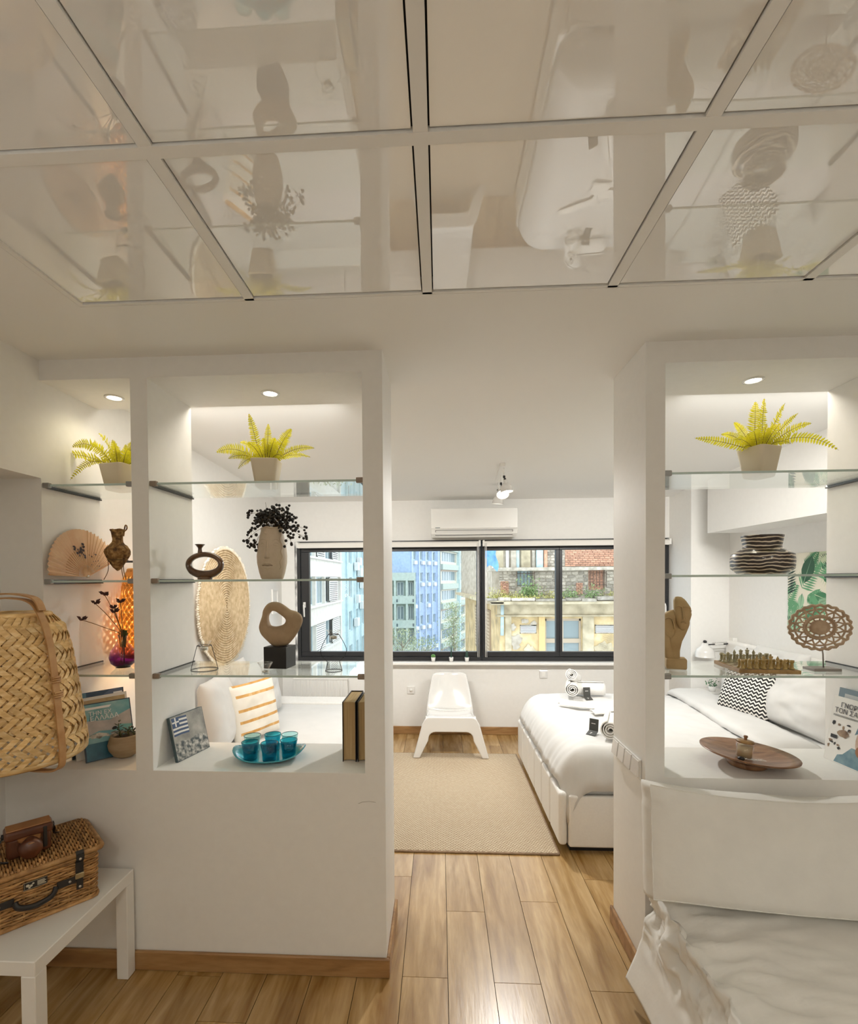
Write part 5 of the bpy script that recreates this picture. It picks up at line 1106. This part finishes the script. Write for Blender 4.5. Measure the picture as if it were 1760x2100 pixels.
MB().tube(spline([(-.074,0,.085),(-.092,-.012,.06),(-.098,-.02,.02),(-.088,-.03,.006),(-.065,-.05,.006)],6),.005,6,flat=.4).build('strap',M_strapL,t); q=MB(); q.tube(spline([(.070,0,.085),(.080,.02,.06),(.082,.05,.03),(.10,.08,.012),(.085,.10,.006)],6),.005,6,flat=.4); q.build('strap',M_strapL,t)
MB().lathe([(0,-.006),(.010,-.004),(.010,.004),(0,.006)],12,0,T(-.078,0,.085,ry=pi/2)).build('strap_lug',M_dark,t); MB().lathe([(0,-.006),(.010,-.004),(.010,.004),(0,.006)],12,0,T(.073,0,.085,ry=pi/2)).build('strap_lug',M_dark,t)
MB().box(.040,.052,-.040,-.029,.02,.098).build('snap_strap',M_strapL,t,bev=.002)
# hanging bamboo lantern in the front room
t=thing('bamboo_lantern','woven bamboo lantern with cane hoops hanging by the wall above the hamper','lantern',(-1.655,1.79,1.035))
M_hoop=noisy('cane_hoop',[(.3,(.40,.20,.07)),(.7,(.58,.34,.15))],14,.4)
lantern(t,[(0,.240),(.03,.244),(.12,.232),(.26,.215),(.40,.195),(.49,.172),(.535,.130)],40,2.4,M_cane)
for a in (-.22,pi-.22+.0):
    c,s=cos(a),sin(a)
    P=spline([(c*.0,s*.0,.602),(c*.10,s*.10,.592),(c*.155,s*.155,.550),(c*.205,s*.205,.43),(c*.238,s*.238,.20),(c*.255,s*.255,.02),(c*.235,s*.235,-.035),(c*.15,s*.15,-.050),(c*.02,s*.02,-.052)],7)
    q=MB(); wv=V((-s,c,0))*.0125; vs=[]
    for p in P: vs+=[(p-wv)[:],(p+wv)[:]]
    q.add(vs,[(2*i,2*i+1,2*i+3,2*i+2) for i in range(len(P)-1)]); q.build('cane_hoop',M_hoop,t,solid=.006)
    for z in (.235,.290):
        q=MB(); r_=.243 if z<.26 else .233
        for k in range(3): q.tube([(c*r_-s*w_,s*r_+c*w_,z+.008*k) for w_ in (-.016,.016)],.0042,5)
        q.build('binding',M_hoop,t)
P=spline([(-.16,.03,.555),(-.12,.02,.602),(0,0,.618),(.12,-.02,.602),(.16,-.03,.555)],7); q=MB(); vs=[]
for p in P: vs+=[(p+V((.03,.16,0)).normalized()*-.014)[:],(p+V((.03,.16,0)).normalized()*.014)[:]]
q.add(vs,[(2*i,2*i+1,2*i+3,2*i+2) for i in range(len(P)-1)]); q.build('handle',M_hoop,t,solid=.006)
MB().tube([(-.17,0,.45),(-.22,0,.47),(-.275,0,.47)],.006,6).build('hook',M_dark,t)
MB().lathe([(.122,.535),(.06,.550),(.055,.545),(.118,.530)],32).build('top_ring',M_cane,t)
# sofa with a loose white cover
t=thing('sofa','white sofa with a loose crumpled slipcover at the lower right','sofa',(1.50,1.38,0))
# local: left end at x=-.70, back at y=.60
sn=lambda x,y,z:noise.noise((x,y,z))
def cover_(u,v):
    # u from the seat middle over the left edge to the hem; v from the back to the front
    y=.615-1.45*v
    if u<.55:
        f=u/.55; x=.85-1.505*f; z=.432+.012*sn(x*2,y*2,1)
        e=max(0,(f-.62)/.38); z+=e*(.034*sn(x*6,y*11,3)-.034*abs(sn(x*9+y*5,y*15,5))-.016*abs(sn(x*22,y*34,8))); z-=.02*max(0,(f-.93)/.07)**2
        z+= .02*max(0,1-abs(y-.60)/.06)
        return (x,y,z)
    f=(u-.55)/.45; x=-.655-.030*f**.6-.055*f*f+.0
    fo=(1-abs(2*f-.9))*1.0
    pull=max(0,1-abs(f-.22)/.42)
    x+=pull*(.040*sn(y*8,f*4,2)+.055*abs(sn(y*13+f*4,f*6,4))+.022*abs(sn(y*31,f*14,6)))+f*.022*sn(y*3.3,f*1.5,7)
    z=.428*(1-f)+.075*f+.012*pull*sn(y*13,f*6,9)+.012*f*sn(y*4,0,3)
    return (x,y,z)
q=MB(); q.grid(cover_,110,150); q.build('slipcover',M_sofa,t,solid=.008)
MB().grid(lambda u,v:(-.63+1.48*u+.0,.60+.012*sn(u*9,v*3,1)+.03*(1-v),.075+.36*v),60,12).build('slipcover_back',M_sofa,t,solid=.006)
MB().grid(lambda u,v:(-.70+1.55*u+.0,-.835-.03*(1-v)+.02*sn(u*9,v*2,1),.075+.355*v),60,12).build('slipcover_front',M_sofa,t,solid=.006)
MB().box(-.55,.95,-.76,.55,.10,.36).build('seat_base',M_sofa,t,bev=.03,seg=3)
for x in (-.60,.9):
    for y in (-.74,.50): MB().box(x-.03,x+.03,y-.03,y+.03,0,.11).build('foot',mat('dark_wood_foot',(.03,.018,.012),.5),t)
# piped boxy back cushion
t=thing('sofa_pillow','large rectangular white pillow with a sewn flange leaning on the wall over the sofa','pillow',(1.205,1.905,.672)); t.rotation_euler=(R(-11),R(2.5),R(-3))
def boxc(u,v):
    # u around the section of the pillow (front face, side flange), v up
    return None
W,Hh,TH=.405,.208,.062
def facef(side):
    def g(u,v):
        a=-1+2*u; b=-1+2*v; ex=max(0,(1-abs(a)**6)*(1-abs(b)**5)); y=TH*(.80+.42*ex**.6)
        z=b*Hh*(1-.02*abs(a))+.030*(a*a-1)*max(0,b)**2
        n=.006*sn(a*2,b*2,side*2)+.010*max(0,1-((a+.92)**2*30+(b-.75)**2*18))*sn(a*9,b*7,1)
        return (a*W+.006*sn(b*5,a*2,3)*abs(a)**4, side*(y*1.0+n), z)
    return g
q=MB(); q.grid(facef(-1),44,30); q.grid(facef(1),44,30)
F,B=facef(-1),facef(1); E_=[]
for k in range(44): E_.append((k/43,0))
for k in range(1,30): E_.append((1,k/29))
for k in range(42,-1,-1): E_.append((k/43,1))
for k in range(28,0,-1): E_.append((0,k/29))
vs=[]; 
for u,v in E_:
    f=V(F(u,v)); b=V(B(u,v)); m_=(f+b)/2; o_=V((f.x,0,f.z)).normalized()*.010; wv=.004*sn(u*11,v*11,2)
    vs+=[f[:],(f*.7+b*.3+o_+V((wv,0,wv)))[:],(f*.3+b*.7+o_)[:],b[:]]
n=len(E_); q.add(vs,[(4*i+k,4*((i+1)%n)+k,4*((i+1)%n)+k+1,4*i+k+1) for i in range(n) for k in range(3)],0,True)
q.build('cover',M_sofa,t)
pts=[F(u,v) for u,v in E_]; MB().tube([(V(p)+V((.0,-.001,0)))[:] for p in pts],.0026,5,closed=True).build('front_seam',M_sofa,t)
# unseen uplighters added either side of the camera to brighten the front room
for x,l in ((-1.30,'slim white uplighter added out of view at the left of the front room'),(1.95,'slim white uplighter added out of view at the right of the front room')):
    t=thing('added_uplighter',l,'lamp',(x,-.30,0),0,'added unseen uplighters')
    MB().lathe([(0,0),(.13,0),(.13,.012),(.02,.022),(0,.022)],28).build('base',M_white,t); MB().tube([(0,0,.02),(0,0,1.70)],.012,10).build('pole',M_white,t)
    MB().lathe([(.012,1.69),(.06,1.70),(.15,1.75),(.155,1.765),(.145,1.760),(.05,1.715),(0,1.71)],32).build('bowl_shade',M_white,t); MB().lathe([(0,1.742),(.10,1.742),(.10,1.735),(0,1.735)],24).build('bulb_disc',M_lamp,t)
    light('AREA','fill_uplight',E_UP_FILL,NEUT,t,(0,0,1.77),(pi,0,0),shape='DISK',size=.2)
# ================================================================ the street outside
def paint(name,c,sc=3,v=.10,rough=.85):
    a=tuple(x*(1-v) for x in c); b=tuple(min(1,x*(1+v)) for x in c); return noisy(name,[(.3,a),(.7,b)],sc,rough)
M_stuW=paint('cream_stucco',(.74,.72,.66)); M_stuC=paint('pale_cyan_stucco',(.50,.66,.70)); M_stuB=paint('blue_stucco',(.36,.48,.66)); M_stuG=paint('sage_stucco',(.48,.56,.50)); M_stuY=paint('ivory_stucco',(.64,.62,.52)); M_stuT=paint('teal_stucco',(.52,.68,.70))
M_wf=mat('pale_window_frame',(.62,.70,.70),.5); M_wp=mat('dim_pane',(.20,.28,.32),.12); M_wp2=mat('grey_pane',(.30,.36,.38),.15); M_slat=mat('shutter_white',(.72,.72,.68),.6); M_gap=mat('shutter_gap',(.12,.15,.16),.8); M_acw=mat('outdoor_unit',(.70,.72,.70),.5)
struct(MB().box(-60,60,5.8,140,-13.3,-13).build('ground',paint('asphalt',(.25,.26,.27))))
def facade(t,x0,x1,z0,z1,rows,cols,m,dep=.25,back=6,pane=M_wp,mull=1,frame=M_wf,wallname='wall'):
    q=MB(); q.box(x0,x1,dep,back,z0,z1); zs=sorted(rows)
    prev=z0
    for a,b in zs+[(z1,z1)]:
        if a>prev: q.box(x0,x1,0,dep,prev,a)
        if b>a:
            px=x0
            for c,d in sorted(cols)+[(x1,x1)]:
                if c>px: q.box(px,c,0,dep,a,b)
                px=d
        prev=b
    q.build(wallname,m,t)
    for a,b in zs:
        for c,d in cols:
            w_=min(.07,(d-c)*.09); f=MB(); f.box(c,d,dep-.10,dep-.02,a,a+w_); f.box(c,d,dep-.10,dep-.02,b-w_,b); f.box(c,c+w_,dep-.10,dep-.02,a+w_,b-w_); f.box(d-w_,d,dep-.10,dep-.02,a+w_,b-w_)
            for k in range(1,mull+1): x=c+(d-c)*k/(mull+1); f.box(x-w_/2,x+w_/2,dep-.10,dep-.02,a+w_,b-w_)
            o=f.build('window_frame',frame,t); MB().box(c+w_,d-w_,dep-.05,dep-.04,a+w_,b-w_).build('pane',pane,o)
def shutter(t,x0,x1,z0,z1,y=-.05):
    f=MB(); f.box(x0,x0+.06,y-.05,y,z0,z1); f.box(x1-.06,x1,y-.05,y,z0,z1); f.box(x0,x1,y-.05,y,z0,z0+.06); f.box(x0,x1,y-.05,y,z1-.06,z1); o=f.build('shutter',M_slat,t)
    MB().box(x0+.05,x1-.05,y-.004,y-.001,z0+.05,z1-.05).build('shutter_back',M_gap,o)
    n=int((z1-z0-.12)/.135)
    for k in range(n):
        zz=z0+.09+(z1-z0-.18)*(k+.5)/n; MB().add([(x0+.06,y-.055,zz-.04),(x1-.06,y-.055,zz-.04),(x1-.06,y-.012,zz+.04),(x0+.06,y-.012,zz+.04)],[(0,1,2,3)]).build('slat',M_slat,o,solid=.012)
rowsA=[(.10+3*k,1.88+3*k) for k in range(-4,3)]
# white building on the left, seen along its front
t=thing('apartment_building','white apartment building with louvered shutters seen through the left window pane','building',(-7.7,25,0),R(90))
facade(t,-3,13.0,-13,9,rowsA,[(-1.4,.8),(1.4,4.9),(5.06,7.4),(7.57,12.6)],M_stuW,dep=.3,mull=2)
for z0,z1 in rowsA: MB().box(-1.6,12.8,-.14,0,z0-.12,z0).build('sill_ledge',M_slat,t)
for (a,b,k) in ((8.7,11.4,0),(4.95,7.4,-1),(9.6,12.0,-1),(5.4,7.3,1),(9.8,11.6,1),(8.7,11.4,-2),(8.7,11.4,2)): shutter(t,a,b,.14+3*k,1.84+3*k,.02)
t=thing('apartment_building','pale cyan building end with drainpipes and outdoor units beyond the white building','building',(-7.9,38.4,0),R(90))
facade(t,0,16,-13,9,rowsA,[(3.2,5.2),(6.6,8.4),(10,12)],M_stuC,dep=.25,mull=1)
for x in (2.2,2.6,6.0,9.2): MB().tube([(x,-.15,-13),(x,-.15,9)],.07,6).build('drainpipe',M_stuT,t)
rr=random.Random(6)
for k,(x,z) in enumerate(((5.9,2.5),(7.3,3.0),(7.6,2.0),(6.3,-.5),(8.8,-1.2),(5.6,-2.6),(9.0,.8))): MB().box(x,x+1.1,-.45,-.08,z,z+.75).build('outdoor_unit',M_acw,t,bev=.03)
# balcony block
t=thing('balcony_building','sage green concrete building with deep balconies left of the blue building','building',(-8.2,58,0),.12)
q=MB(); q.box(0,5.35,.9,3.2,-13,2.4); q.box(0,5.35,0,3.2,1.5,2.45)
for k in range(-3,1): q.box(0,5.35,0,.9,-1.30+2.93*k,-.35+2.93*k)
for x in (0,1.95,2.72,4.15,5.15): q.box(x,x+.25 if x<5 else 5.35,.02,.9,-13,1.5)
q.build('wall',M_stuG,t)
for k in range(-3,1):
    for c,d in ((.5,1.7),(3.1,3.95),(4.45,5.1)):
        z=-.35+2.93*k; f=MB(); f.box(c,d,.84,.9,z,z+.1); f.box(c,d,.84,.9,z+1.6,z+1.7); f.box(c,c+.1,.84,.9,z,z+1.7); f.box((c+d)/2-.05,(c+d)/2+.05,.84,.9,z,z+1.7); f.box(d-.1,d,.84,.9,z,z+1.7); o=f.build('balcony_door',M_wf,t); MB().box(c+.1,d-.1,.87,.88,z+.1,z+1.6).build('pane',M_wp,o)
    for x in (3.0,4.95): MB().box(x,x+.18,-.03,0,-1.1+2.93*k,-.75+2.93*k).build('vent',M_gap,t)
# pale roof block behind
t=thing('rear_building','pale cyan blank building rising behind the balcony block','building',(-12,78,0)); MB().box(0,7.6,0,8,-13,12).build('wall',M_stuC,t); MB().add([(1.5,-.1,9),(2.0,-.1,9),(6.6,-.1,3.2),(6.1,-.1,3.0)],[(0,1,2,3)]).build('roof_beam',M_stuW,t,solid=.2)
MB().box(0,8,-.2,8.2,12,12.4).build('parapet',M_stuW,t)
# blue building, oblique
P0,P1=V((-3.75,62,0)),V((.03,68.5,0)); an=math.atan2(P1.y-P0.y,P1.x-P0.x); L=(P1-P0).length
t=thing('blue_building','blue apartment building with rows of small windows and outdoor units','building',P0,an)
rowsC=[(-.55-2.83+2.83*k-1.0+1.05,.70-2.83+2.83*k) for k in range(-3,4)]
rowsC=[(1.33+2.83*k,2.52+2.83*k) for k in range(-5,3)]
cx=[(.55+1.62*k,1.45+1.62*k) for k in range(4)]
facade(t,0,L,-13,9.5,rowsC,cx,M_stuB,dep=.25,mull=1)
for k in range(5): MB().box(.28+1.62*k-.10,.28+1.62*k+.10,-.22,0,-13,9.5).build('pilaster',paint('pale_blue_fin',(.50,.60,.74)),t)
rr=random.Random(12)
for k in range(-4,2):
    for j in range(4):
        if rr.random()<.72: x=.6+1.62*j+rr.uniform(-.05,.3); MB().box(x,x+.62,-.38,-.06,.72+2.83*k,1.20+2.83*k).build('outdoor_unit',M_acw,t,bev=.03)
# ivory office building further down
P0,P1=V((.15,70,0)),V((3.1,80,0)); an=math.atan2(P1.y-P0.y,P1.x-P0.x); L=(P1-P0).length
t=thing('office_building','ivory office building with long ribbon windows right of the blue building','building',P0,an)
rowsD=[(1.35+2.85*k,2.80+2.85*k) for k in range(-5,3)]
facade(t,0,L+6,-13,9.5,rowsD,[(.5,8.6),(10.5,14.5)],M_stuY,dep=.3,mull=5)
for k in range(-5,3): MB().box(.0,L+6,-.35,0,.15+2.85*k,.95+2.85*k).build('spandrel',M_stuG,t); MB().box(0,L+6,-.10,0,-.08+2.85*k,.12+2.85*k).build('spandrel_band',mat('tan_band',(.52,.42,.33),.8) if k%2 else M_stuY,t)
MB().box(9.2,9.9,-.5,.1,-13,9.5).build('pilaster',M_stuT,t)
# ---------------------------------------------------------------- the ruin opposite
M_och=noisy('ochre_plaster',[(.25,(.30,.24,.15)),(.42,(.50,.38,.20)),(.55,(.62,.47,.24)),(.75,(.72,.62,.42))],2.2,.9,detail=8,bumpS=.3); M_ochg=noisy('stained_plaster',[(.3,(.32,.27,.18)),(.5,(.50,.43,.29)),(.7,(.66,.58,.42))],3,.9,detail=8,bumpS=.3)
M_rub=noisy('rubble_mortar',[(.3,(.34,.29,.22)),(.5,(.46,.41,.33)),(.7,(.60,.55,.46))],5,.95,bumpS=.4); M_sto=noisy('rubble_stone',[(.3,(.28,.25,.20)),(.5,(.42,.38,.31)),(.7,(.58,.53,.46))],7,.9,bumpS=.3,vary=.35); M_bri=noisy('red_brick',[(.3,(.46,.22,.13)),(.7,(.68,.38,.26))],9,.9,bumpS=.2,vary=.25)
M_dgl=mat('old_pane',(.22,.28,.29),.2); M_iron=mat('rusty_iron',(.10,.06,.045),.7); M_bdoor=noisy('pale_blue_paint',[(.3,(.38,.54,.60)),(.7,(.58,.70,.72))],6,.8)
rn=thing('ruined_house','ruined ochre house with brick upper wall and overgrown cornice opposite the window','building',(0,16,0))
q=MB(); q.box(1.95,3.41,0,.6,-13,.95); q.box(4.58,9.5,0,.6,-13,.95); q.box(3.41,4.58,0,.6,.38,.95); q.box(3.41,4.58,0,.6,-13,-1.3); q.build('lower_wall',M_och,rn)
MB().add([(1.95,0,-13),(1.30,9,-13),(1.30,9,.95),(1.95,0,.95),(2.6,0,-13),(2.6,9,-13),(2.6,9,.95),(2.6,0,.95)],[(0,3,2,1),(1,2,6,5),(3,7,6,2)]).build('side_wall',M_och,rn)
q=MB(); q.prism([(1.86,.52),(9.5,.52),(9.5,.88),(1.86,.88)],-.10,0); q.build('frieze',M_ochg,rn); MB().box(1.80,9.5,-.20,0,.455,.515).build('moulding',M_ochg,rn,bev=.02)
q=MB(); q.prism([(1.50,.98),(9.5,.98),(9.5,.90),(1.62,.86)],-.62,.6); q.build('cornice',M_ochg,rn,bev=.03)
q=MB().add([(1.45,-.62,.90),(1.45,-.62,1.0),(.80,9,1.0),(.80,9,.90),(2.0,-.62,.90),(2.0,-.62,1.0),(2.0,9,1.0),(2.0,9,.90)],[(0,1,2,3),(1,5,6,2),(0,3,7,4),(0,4,5,1)]).build('side_cornice',M_ochg,rn)
rr=random.Random(31); x=1.46
while x<9.3:
    w_=rr.uniform(.35,.95); MB().box(x,x+w_-.02,-.66+rr.uniform(-.04,.08),.5,.985,1.04+rr.uniform(0,.07)).build('cornice_slab',M_sto,rn,bev=.02,seg=1,rot=(rr.uniform(-.02,.02),rr.uniform(-.006,.006),0)); x+=w_
# lower details
f=MB(); f.box(3.41,3.47,.10,.2,-1.3,.38); f.box(4.52,4.58,.10,.2,-1.3,.38); f.box(3.41,4.58,.10,.2,.30,.38); f.box(3.41,4.58,.08,.2,-.42,-.28); f.box(3.97,4.02,.10,.2,-1.3,.30); o=f.build('window_frame',mat('weathered_frame',(.46,.38,.28),.8),rn)
for a,b in ((3.47,3.97),(4.02,4.52)):
    for c,d in ((-1.3,-.42),(-.28,.30)): MB().box(a,b,.14,.15,c,d).build('pane',M_dgl,o)
for x0,x1 in ((2.60,3.13),(5.0,5.62),(7.2,7.8)):
    f=MB(); f.box(x0,x1,-.02,0,-.10,-.07); f.box(x0,x1,-.02,0,.15,.18); f.box(x0,x0+.02,-.02,0,-.1,.18); f.box(x1-.02,x1,-.02,0,-.1,.18); o=f.build('vent_grille',M_sto,rn)
    for k in range(5): MB().box(x0+.02,x1-.02,-.03,-.005,-.065+.043*k,-.040+.043*k).build('slat',M_slat,o)
    MB().box(x0+.02,x1-.02,-.004,-.001,-.07,.15).build('vent_dark',M_gap,o)
MB().tube([(2.02,-.12,.86),(2.01,-.12,-.15)],.055,8).build('downpipe',M_bdoor,rn); MB().box(2.12,2.32,-.05,0,-13,.45).build('pilaster',M_ochg,rn); MB().box(3.20,3.40,-.06,0,-13,.45).build('pilaster',mat('bright_ochre',(.66,.48,.22),.9),rn); MB().box(4.60,4.95,-.06,0,-13,.45).build('pilaster',M_ochg,rn)
for k,(x,z,w_,h_) in enumerate(((2.45,-.35,.5,.55),(2.9,-.7,.4,.5),(2.35,.1,.25,.3),(3.05,.22,.22,.2),(5.3,-.6,.6,.5),(6.2,-.2,.5,.5),(2.75,.30,.3,.16))):
    q=MB(); q.add([(x+w_/2*rr.uniform(.55,1.2)*cos(a*.3141),-.018,z+h_/2*rr.uniform(.55,1.2)*sin(a*.3141)) for a in range(20)],[tuple(range(20))[::-1]]); q.build('bare_patch',(M_rub,M_ochg,M_rub)[k%3],rn,solid=.004)
for (y0,w_) in ((1.6,.9),(4.2,1.1)):
    sx=lambda y:1.95-.0722*y-.02
    q=MB(); q.add([(sx(y0),y0,-1.2),(sx(y0+w_),y0+w_,-1.2),(sx(y0+w_),y0+w_,.55),(sx(y0),y0,.55)],[(0,1,2,3)]); o=q.build('side_shutter',mat('brown_shutter',(.34,.25,.16),.8),rn,solid=.05)
    for k in range(13): MB().add([(sx(y0+.1)-.03,y0+.1,-1.1+.125*k),(sx(y0+w_-.1)-.03,y0+w_-.1,-1.1+.125*k),(sx(y0+w_-.1)-.03,y0+w_-.1,-1.02+.125*k),(sx(y0+.1)-.03,y0+.1,-1.02+.125*k)],[(0,1,2,3)]).build('slat',mat('tan_slat',(.50,.40,.27),.8) if k==0 and y0<2 else bpy.data.materials['tan_slat'],o,solid=.02)
# upper storeys set back behind the cornice
q=MB(); 
for a,b in ((1.75,2.58),(3.11,4.92),(5.46,9.5)): q.box(a,b,.42,.8,1.0,2.0)
q.box(2.58,3.11,.42,.8,1.0,1.42); q.box(4.92,5.46,.55,.8,1.0,2.0); q.box(2.0,9.5,.42,.8,2.0,6.0); q.build('upper_wall',M_rub,rn)
MB().box(2.58,3.11,.7,.78,1.4,2.0).build('opening_back',M_bdoor,rn)
MB().prism([(1.55,1.93),(9.5,1.96),(9.5,2.05),(1.75,2.05)],.10,.5).build('upper_ledge',M_sto,rn,bev=.015)
def masonry(x0,x1,z0,z1,bw,bh,m,nm,y=.42,jit=.25,skip=()):
    z=z0; row=0; shared={}
    while z<z1-bh*.4:
        h=bh*rr.uniform(1-jit*.5,1+jit*.5) if jit>.15 else bh; x=x0-(bw/2 if row%2 else 0)
        while x<x1:
            w_=bw*rr.uniform(1-jit,1+jit); a,b=max(x,x0),min(x+w_,x1); x+=w_
            if b-a<.04 or any(s[0]<(a+b)/2<s[1] and s[2]<z+h/2<s[3] for s in skip): continue
            key=(round(b-a,1) if jit>.15 else round(b-a,2),nm)
            if key not in shared: shared[key]=MB().box(-.5,.5,-.5,.5,-.5,.5).build(nm,m,rn,bev=.20 if nm=='stone' else .04,seg=1); o=shared[key]
            else: o=inst(shared[key],(0,0,0),None,rn)
            o.scale=(b-a-.012,.06+rr.uniform(0,.03),h-.012); o.location=((a+b)/2,y,z+h/2); o.rotation_euler=(0,rr.uniform(-.14,.14)*(jit>.15),0)
        z+=h; row+=1
masonry(4.15,5.75,2.08,2.72,.165,.062,M_bri,'brick',y=.42,jit=.12)
masonry(5.75,8.2,2.08,2.72,.24,.075,M_bri,'brick',y=.42,jit=.12)
masonry(3.55,4.15,2.08,2.72,.17,.10,M_sto,'stone',jit=.35)
masonry(3.15,4.90,1.12,1.94,.19,.115,M_sto,'stone',jit=.4); masonry(1.98,2.55,1.12,1.94,.17,.11,M_sto,'stone',jit=.4); masonry(5.48,7.0,1.12,1.94,.20,.12,M_sto,'stone',jit=.4)
masonry(2.02,2.30,1.15,1.62,.14,.05,M_bri,'brick',y=.37,jit=.12); masonry(4.93,5.45,1.30,1.93,.15,.055,M_bri,'brick',y=.55,jit=.12); masonry(4.50,4.72,1.15,1.55,.14,.055,M_bri,'brick',y=.37,jit=.12)
for x0,x1 in ((2.56,3.12),(4.94,5.46)):
    f=MB(); n=5
    for k in range(n+1): x=x0+(x1-x0)*k/n; f.tube([(x,.30,1.40),(x,.30,1.92)],.010,4)
    for z in (1.46,1.85): f.tube([(x0,.30,z),(x1,.30,z)],.010,4)
    f.build('window_bars',M_iron,rn)
for x0,x1,m in ((1.85,2.12,M_ochg),(2.20,2.30,M_slat),(2.36,2.54,M_rub),(2.54,2.64,M_bdoor),(2.70,3.00,M_ochg),(3.06,3.16,M_sto),(3.20,3.42,M_bdoor),(3.45,3.55,M_bri)):
    MB().box(x0,x1,.28+rr.uniform(0,.08),.45,2.05,6.0).build('upper_pilaster',m,rn,bev=.01,seg=1)
MB().grid(lambda u,v:(1.48+.38*u+.05*sin(6*v),-.1+.1*noise.noise((u*4,v*4,0)),2.0+.75*v+.12*sin(4*u)),10,10).build('blue_tarp',noisy('blue_tarp',[(.3,(.08,.26,.55)),(.7,(.16,.42,.72))],6,.5),rn)
MB().add([(1.75,.4,1.0),(1.1,9,1.0),(1.1,9,6),(1.75,.4,6)],[(0,1,2,3)]).build('upper_side_wall',M_rub,rn)
# plants growing on the cornice
def clump(t,nm,m,c,rx,ry,rz_,n,s,seed):
    r_=random.Random(seed); q=MB()
    for k in range(n):
        p=V((r_.gauss(0,1)*rx*.5,r_.gauss(0,1)*ry*.5,abs(r_.gauss(0,1))*rz_*.55))+V(c); d=V((r_.gauss(0,1),r_.gauss(0,1),r_.gauss(.4,1))).normalized()*s*r_.uniform(.6,1.3); e=d.cross(V((r_.random(),r_.random(),1))).normalized()*s*.4
        q.add([p-d,p+e,p+d,p-e],[(0,1,2,3)])
    return q.build(nm,m,t)
M_gr=noisy('bush_green',[(.3,(.14,.26,.08)),(.7,(.34,.48,.20))],12,.7); M_gr2=noisy('dry_grass',[(.3,(.42,.40,.14)),(.7,(.64,.60,.28))],10,.8); M_mos=noisy('yellow_moss',[(.3,(.50,.50,.08)),(.7,(.68,.66,.20))],14,.9)
t=thing('cornice_bush','round green bush growing on the ruin cornice below the barred window','plant',(2.85,15.75,1.08)); clump(t,'foliage',M_gr,(0,0,.02),.34,.2,.42,520,.05,1); MB().tube([(0,0,-.03),(.02,0,.15)],.015,5).build('stem',M_iron,t)
for k,(x,m,w_,h_,l) in enumerate(((1.75,M_gr2,.5,.25,'dry grass tuft at the left corner of the ruin cornice'),(2.25,M_gr2,.5,.16,'dry grass tuft left of the round bush on the ruin cornice'),(3.5,M_gr2,.6,.22,'dry grass tuft right of the round bush on the ruin cornice'),(4.15,M_gr,.3,.22,'small green weed on the ruin cornice right of the window mullion'),(4.85,M_gr,.4,.26,'green weed clump on the ruin cornice under the right barred opening'),(5.6,M_gr2,.5,.16,'dry weeds at the far right of the ruin cornice'))):
    t=thing('cornice_weeds',l,'plant',(x,15.72,1.08)); clump(t,'foliage',m,(0,0,0),w_,.25,h_,220,.045,k+5)
t=thing('moss_patch','yellow moss along the front edge of the ruin cornice','moss',(2.4,15.5,1.07)); clump(t,'moss_tufts',M_mos,(0,0,0),1.1,.15,.06,300,.035,40); t['kind']='stuff'
# trees along the street
M_lf=noisy('pale_leaf',[(.3,(.34,.42,.22)),(.7,(.58,.62,.40))],3,.8); M_bark2=mat('pale_bark',(.30,.26,.20),.9)
for k,(x,y,zt_,sp,l) in enumerate(((-3.6,46,-3.2,1.5,'thin pale green street tree before the balcony building'),(-1.6,48,-4.3,1.2,'thin pale green street tree before the blue building'),(1.35,50,-1.0,.8,'tall narrow street tree beside the ruin'),(-6.6,30,-3.5,1.0,'sparse street tree before the white building'))):
    t=thing('street_tree',l,'tree',(x,y,-13)); r_=random.Random(k+60); h_=zt_+13
    MB().tube([(0,0,0),(.1,0,h_*.5),(0,0,h_*.9)],[.16,.11,.04],7).build('trunk',M_bark2,t)
    q=MB()
    for j in range(26):
        a=r_.uniform(0,6.28); z0=h_*r_.uniform(.5,.85); L_=sp*r_.uniform(.5,1.1); q.tube([(0,0,z0),(cos(a)*L_*.5,sin(a)*L_*.5,z0+L_*.6),(cos(a)*L_,sin(a)*L_,z0+L_*1.1)],[.035,.02,.008],4)
    q.build('branches',M_bark2,t); o=clump(t,'foliage',M_lf,(0,0,0),sp*1.3,sp*1.3,0.01,1500,.11,k+70); r2=random.Random(k)
    for v_ in range(0,len(o.data.vertices),4):
        d=h_*.62+h_*.40*r2.random()**1.0
        for i in range(4): o.data.vertices[v_+i].co.z+=d
